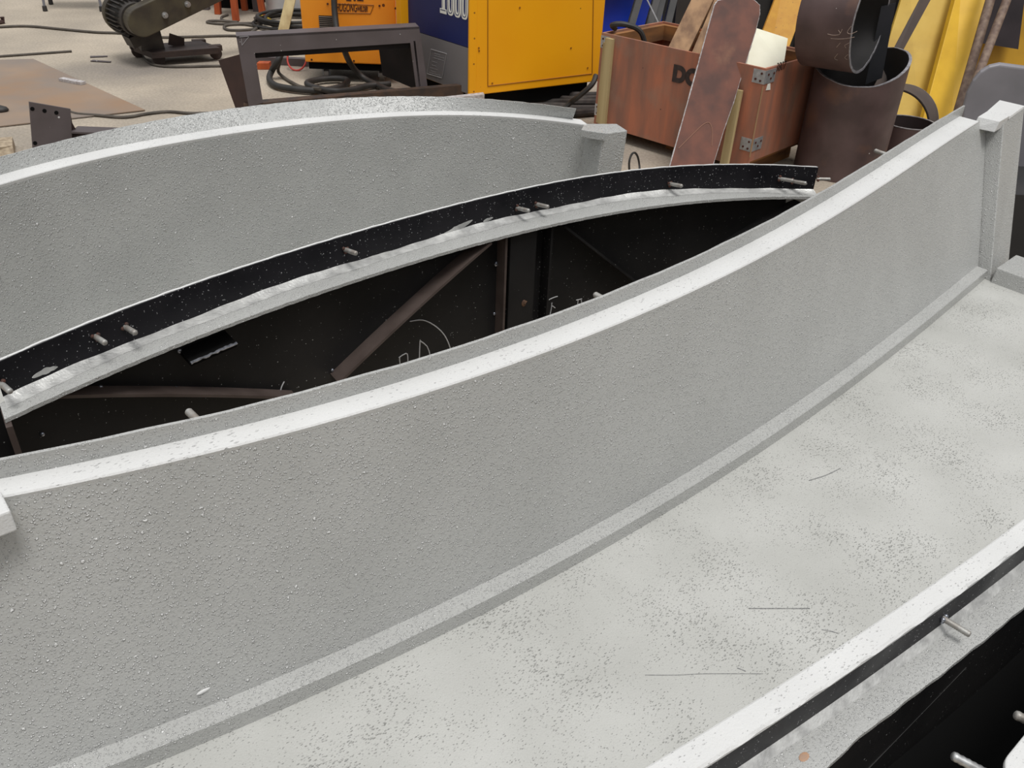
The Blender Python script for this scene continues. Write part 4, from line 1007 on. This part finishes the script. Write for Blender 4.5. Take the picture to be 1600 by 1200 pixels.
slope_x = (zr - zl) / (2 * RB); slope_y = ((zl + zr) / 2 - zf) / RB
def cut(v): return (zl + zr) / 2 + slope_x * v.x + slope_y * v.y + .018 * math.cos(2 * math.atan2(v.y, v.x))
pipe_ring((bx_, by_, 0), (0, 0, 1), RB, .6, .014, 'steel_pipe', 'large upright brown steel pipe with a slanting cut top, right of the crate', top=cut, rough_edge=.002)
# rolled tube lying across its mouth
axd = V((.80, -.60, 0.03)).normalized()
rt_ = .265
c1 = PY(1360, 31, 4.84); LT = .29
c0_ = c1 - axd * LT
T2, pt2 = pipe_ring(c0_, axd, rt_, LT, .012, 'steel_pipe', 'rolled brown steel tube lying across the mouth of the large upright pipe', rough_edge=.0015)
def tubepix(px, py):                       # meet the tube's outside
    d = ray(px, py); oc = CAMP - c0_; dd = d - axd * d.dot(axd); oo = oc - axd * oc.dot(axd)
    A2, B2, C2 = dd.dot(dd), 2 * dd.dot(oo), oo.dot(oo) - (rt_ + .001) ** 2
    t = (-B2 - math.sqrt(max(B2 * B2 - 4 * A2 * C2, 0))) / (2 * A2); return CAMP + d * t - c0_
for pts in ([(1293, 53), (1302, 55), (1311, 54), (1314, 50)], [(1310, 47), (1313, 51), (1316, 46)], [(1330, 41), (1324, 50), (1329, 53), (1339, 49)], [(1298, 60), (1310, 61), (1324, 60), (1335, 58)], [(1313, 67), (1307, 74)], [(1327, 67), (1320, 71), (1322, 75)], [(1309, 84), (1304, 91), (1309, 94)], [(1325, 85), (1320, 90), (1324, 93)]):
    g = MB(); g.tube(smooth_path([tubepix(*p) for p in pts], 4), .0014, 5); g.build('chalk_mark', mat('faint_chalk', srgb(170, 150, 138), None, rough=.9), T2)
# flat bars standing in the upright pipe
def standing(pts, y, thick, m_, label, name='flat_bar', lean=0):
    k = [PY(x, yy, y + lean * i_) for (x, yy), i_ in zip(pts, (0, 0, 1, 1))]
    g = MB(); g.prism(k, (0.004, thick, 0)); return tag(g.build(name, m_), label, 'bar')
standing([(1352, 132), (1378, 122), (1400, 4.5), (1377, 10)], 4.99, .012, mat('blue_black_bar', (.012, .013, .016, 1), (.02, .02, .024, 1), 8, .45, .2), 'black flat bar standing in the mouth of the large upright pipe', lean=.05)
standing([(1352, 160), (1370, 154), (1466, -22), (1448, -22)], 5.08, .012, mat('brown_flat', srgb(74, 56, 46), srgb(58, 46, 40), 8, .6), 'brown flat bar slanting out of the large upright pipe', lean=.3)
# small ring and half-ring
pipe_ring((P(1421, 191, .24).x, P(1421, 191, .24).y, 0), (0, 0, 1), .158, .24, .012, 'steel_pipe', 'short upright pipe ring between the large pipe and the foreground mould', mi=mat('ring_bore', srgb(52, 40, 40), srgb(40, 32, 32), 6, .6))
c = PY(1391, 199, 5.50); 
axr = V((.62, .78, 0)).normalized(); 
pipe_ring(c, axr, .235, .17, .012, 'steel_pipe', 'grey pipe ring standing on edge behind the short upright ring', mo_=mat('grey_pipe', srgb(92, 82, 78), srgb(78, 70, 68), 6, .55, .2))

# ------------------------------------------------------------------ yellow steel, rods and plates against the shed wall
def leaner(pts, y0, y1, off, m_, label, name, cat, group=None):
    """plate through four sight points: bottom pair at depth y0, top pair at y1; carried down to the floor"""
    a, b, c, d = PY(*pts[0], y0), PY(*pts[1], y0), PY(*pts[2], y1), PY(*pts[3], y1)
    def drop(p, q): return p + (p - q) * (p.z / (q.z - p.z)) if q.z - p.z > 1e-3 else p
    a2, b2 = drop(a, d), drop(b, c)
    g = MB(); g.prism([a2, b2, c, d], off); return tag(g.build(name, m_, bevel=.003), label, cat, group)
leaner([(1350, 190), (1444, 160), (1503, -40), (1420, -40)], 6.20, 6.75, (0, .03, 0), YBOARD, 'ochre painted steel plate leaning behind the pipes, left of the two wide ones', 'painted_plate', 'plate', 'yellow plates by the wall')
leaner([(1452, 150), (1496, 168), (1556, -40), (1503, -40)], 6.05, 6.6, (.0, .06, 0), YBRIGHT, 'bright yellow steel plate leaning beside the two brown rods', 'painted_plate', 'plate', 'yellow plates by the wall')
leaner([(1180, 80), (1228, 88), (1276, -40), (1226, -40)], 5.9, 6.25, (.0, .03, 0), YOR, 'speckled amber plate leaning between the scaly plate and the rolled tube', 'painted_plate', 'plate', 'yellow plates by the wall')
g = MB(); a, b = PY(1504, 150, 5.85), PY(1550, -10, 6.3); a2 = a + (a - b) * (a.z / (b.z - a.z)); g.tube([a2, b + (b - a) * .3], .030, 14); tag(g.build('rod', BARK, None, True), 'thick brown rod leaning along the bright yellow plate, left of two', 'rod', None)
g = MB(); a, b = PY(1531, 110, 5.75), PY(1577, -10, 6.2); a2 = a + (a - b) * (a.z / (b.z - a.z)); g.tube([a2, b + (b - a) * .3], .027, 14); tag(g.build('rod', BARK, None, True), 'brown rod leaning before the black plate, right of two', 'rod', None)
k = [PY(1530, 67, 6.62), PY(1591, 77, 6.62), PY(1606, -40, 6.72), PY(1560, -40, 6.72)]
g = MB(); g.prism(k, (0, .02, 0)); bpz = g.build('steel_plate', mat('black_plate', srgb(52, 44, 48), srgb(38, 32, 36), 5, .5, .1, spots=(srgb(110, 100, 104), 9, .25, 2.0))); tag(bpz, 'black steel plate resting against the yellow beam at the top right', 'plate')
k = [PY(1500, 150, 6.66), PY(1700, 165, 6.66), PY(1760, -60, 6.8), PY(1540, -60, 6.8)]
k[0] = V((k[0].x, k[0].y, 0)); k[1] = V((k[1].x, k[1].y, 0))
g = MB(); g.prism(k, (0, .06, 0)); tag(g.build('painted_beam', mat('mustard_paint', srgb(196, 150, 40), srgb(176, 132, 34), 5, .6)), 'mustard yellow beam behind the black plate at the right edge', 'beam')
# grey rolled plate behind the end post of the foreground mould
T = empty('rolled_plate', V((PY(1560, 240, 4.2).x, 4.2, 0)), 0, 'smooth grey rolled plate with a rounded corner, behind the foreground mould end post', 'plate')
o1 = T.location.copy()
ol = [(1496, 330), (1503, 190), (1504, 168), (1510, 146), (1520, 126), (1532, 112), (1546, 103.5), (1562, 100), (1600, 105), (1700, 118), (1700, 380)]
rows = [PY(x, y, 4.2) - o1 for x, y in ol]
rows[0].z = rows[-1].z = -o1.z
g = MB(); g.prism(rows, (.02, .05, 0)); g.build('plate_body', GREYSH, T, bevel=.012, seg=3)
a = PY(1520, 330, 4.05)
g = MB(); g.box(a.x - .05, a.x + 1.2, a.y - .38, a.y + .02, 0, PY(1596, 262, 4.05).z); tag(g.build('dark_fill_block', mat('shadow_block', (.012, .012, .013, 1), (.022, .02, .02, 1), 5, .6)), 'black block filling the dark gap under the grey rolled plate at the right edge', 'block')  # black block added to fill the dark gap behind the end post
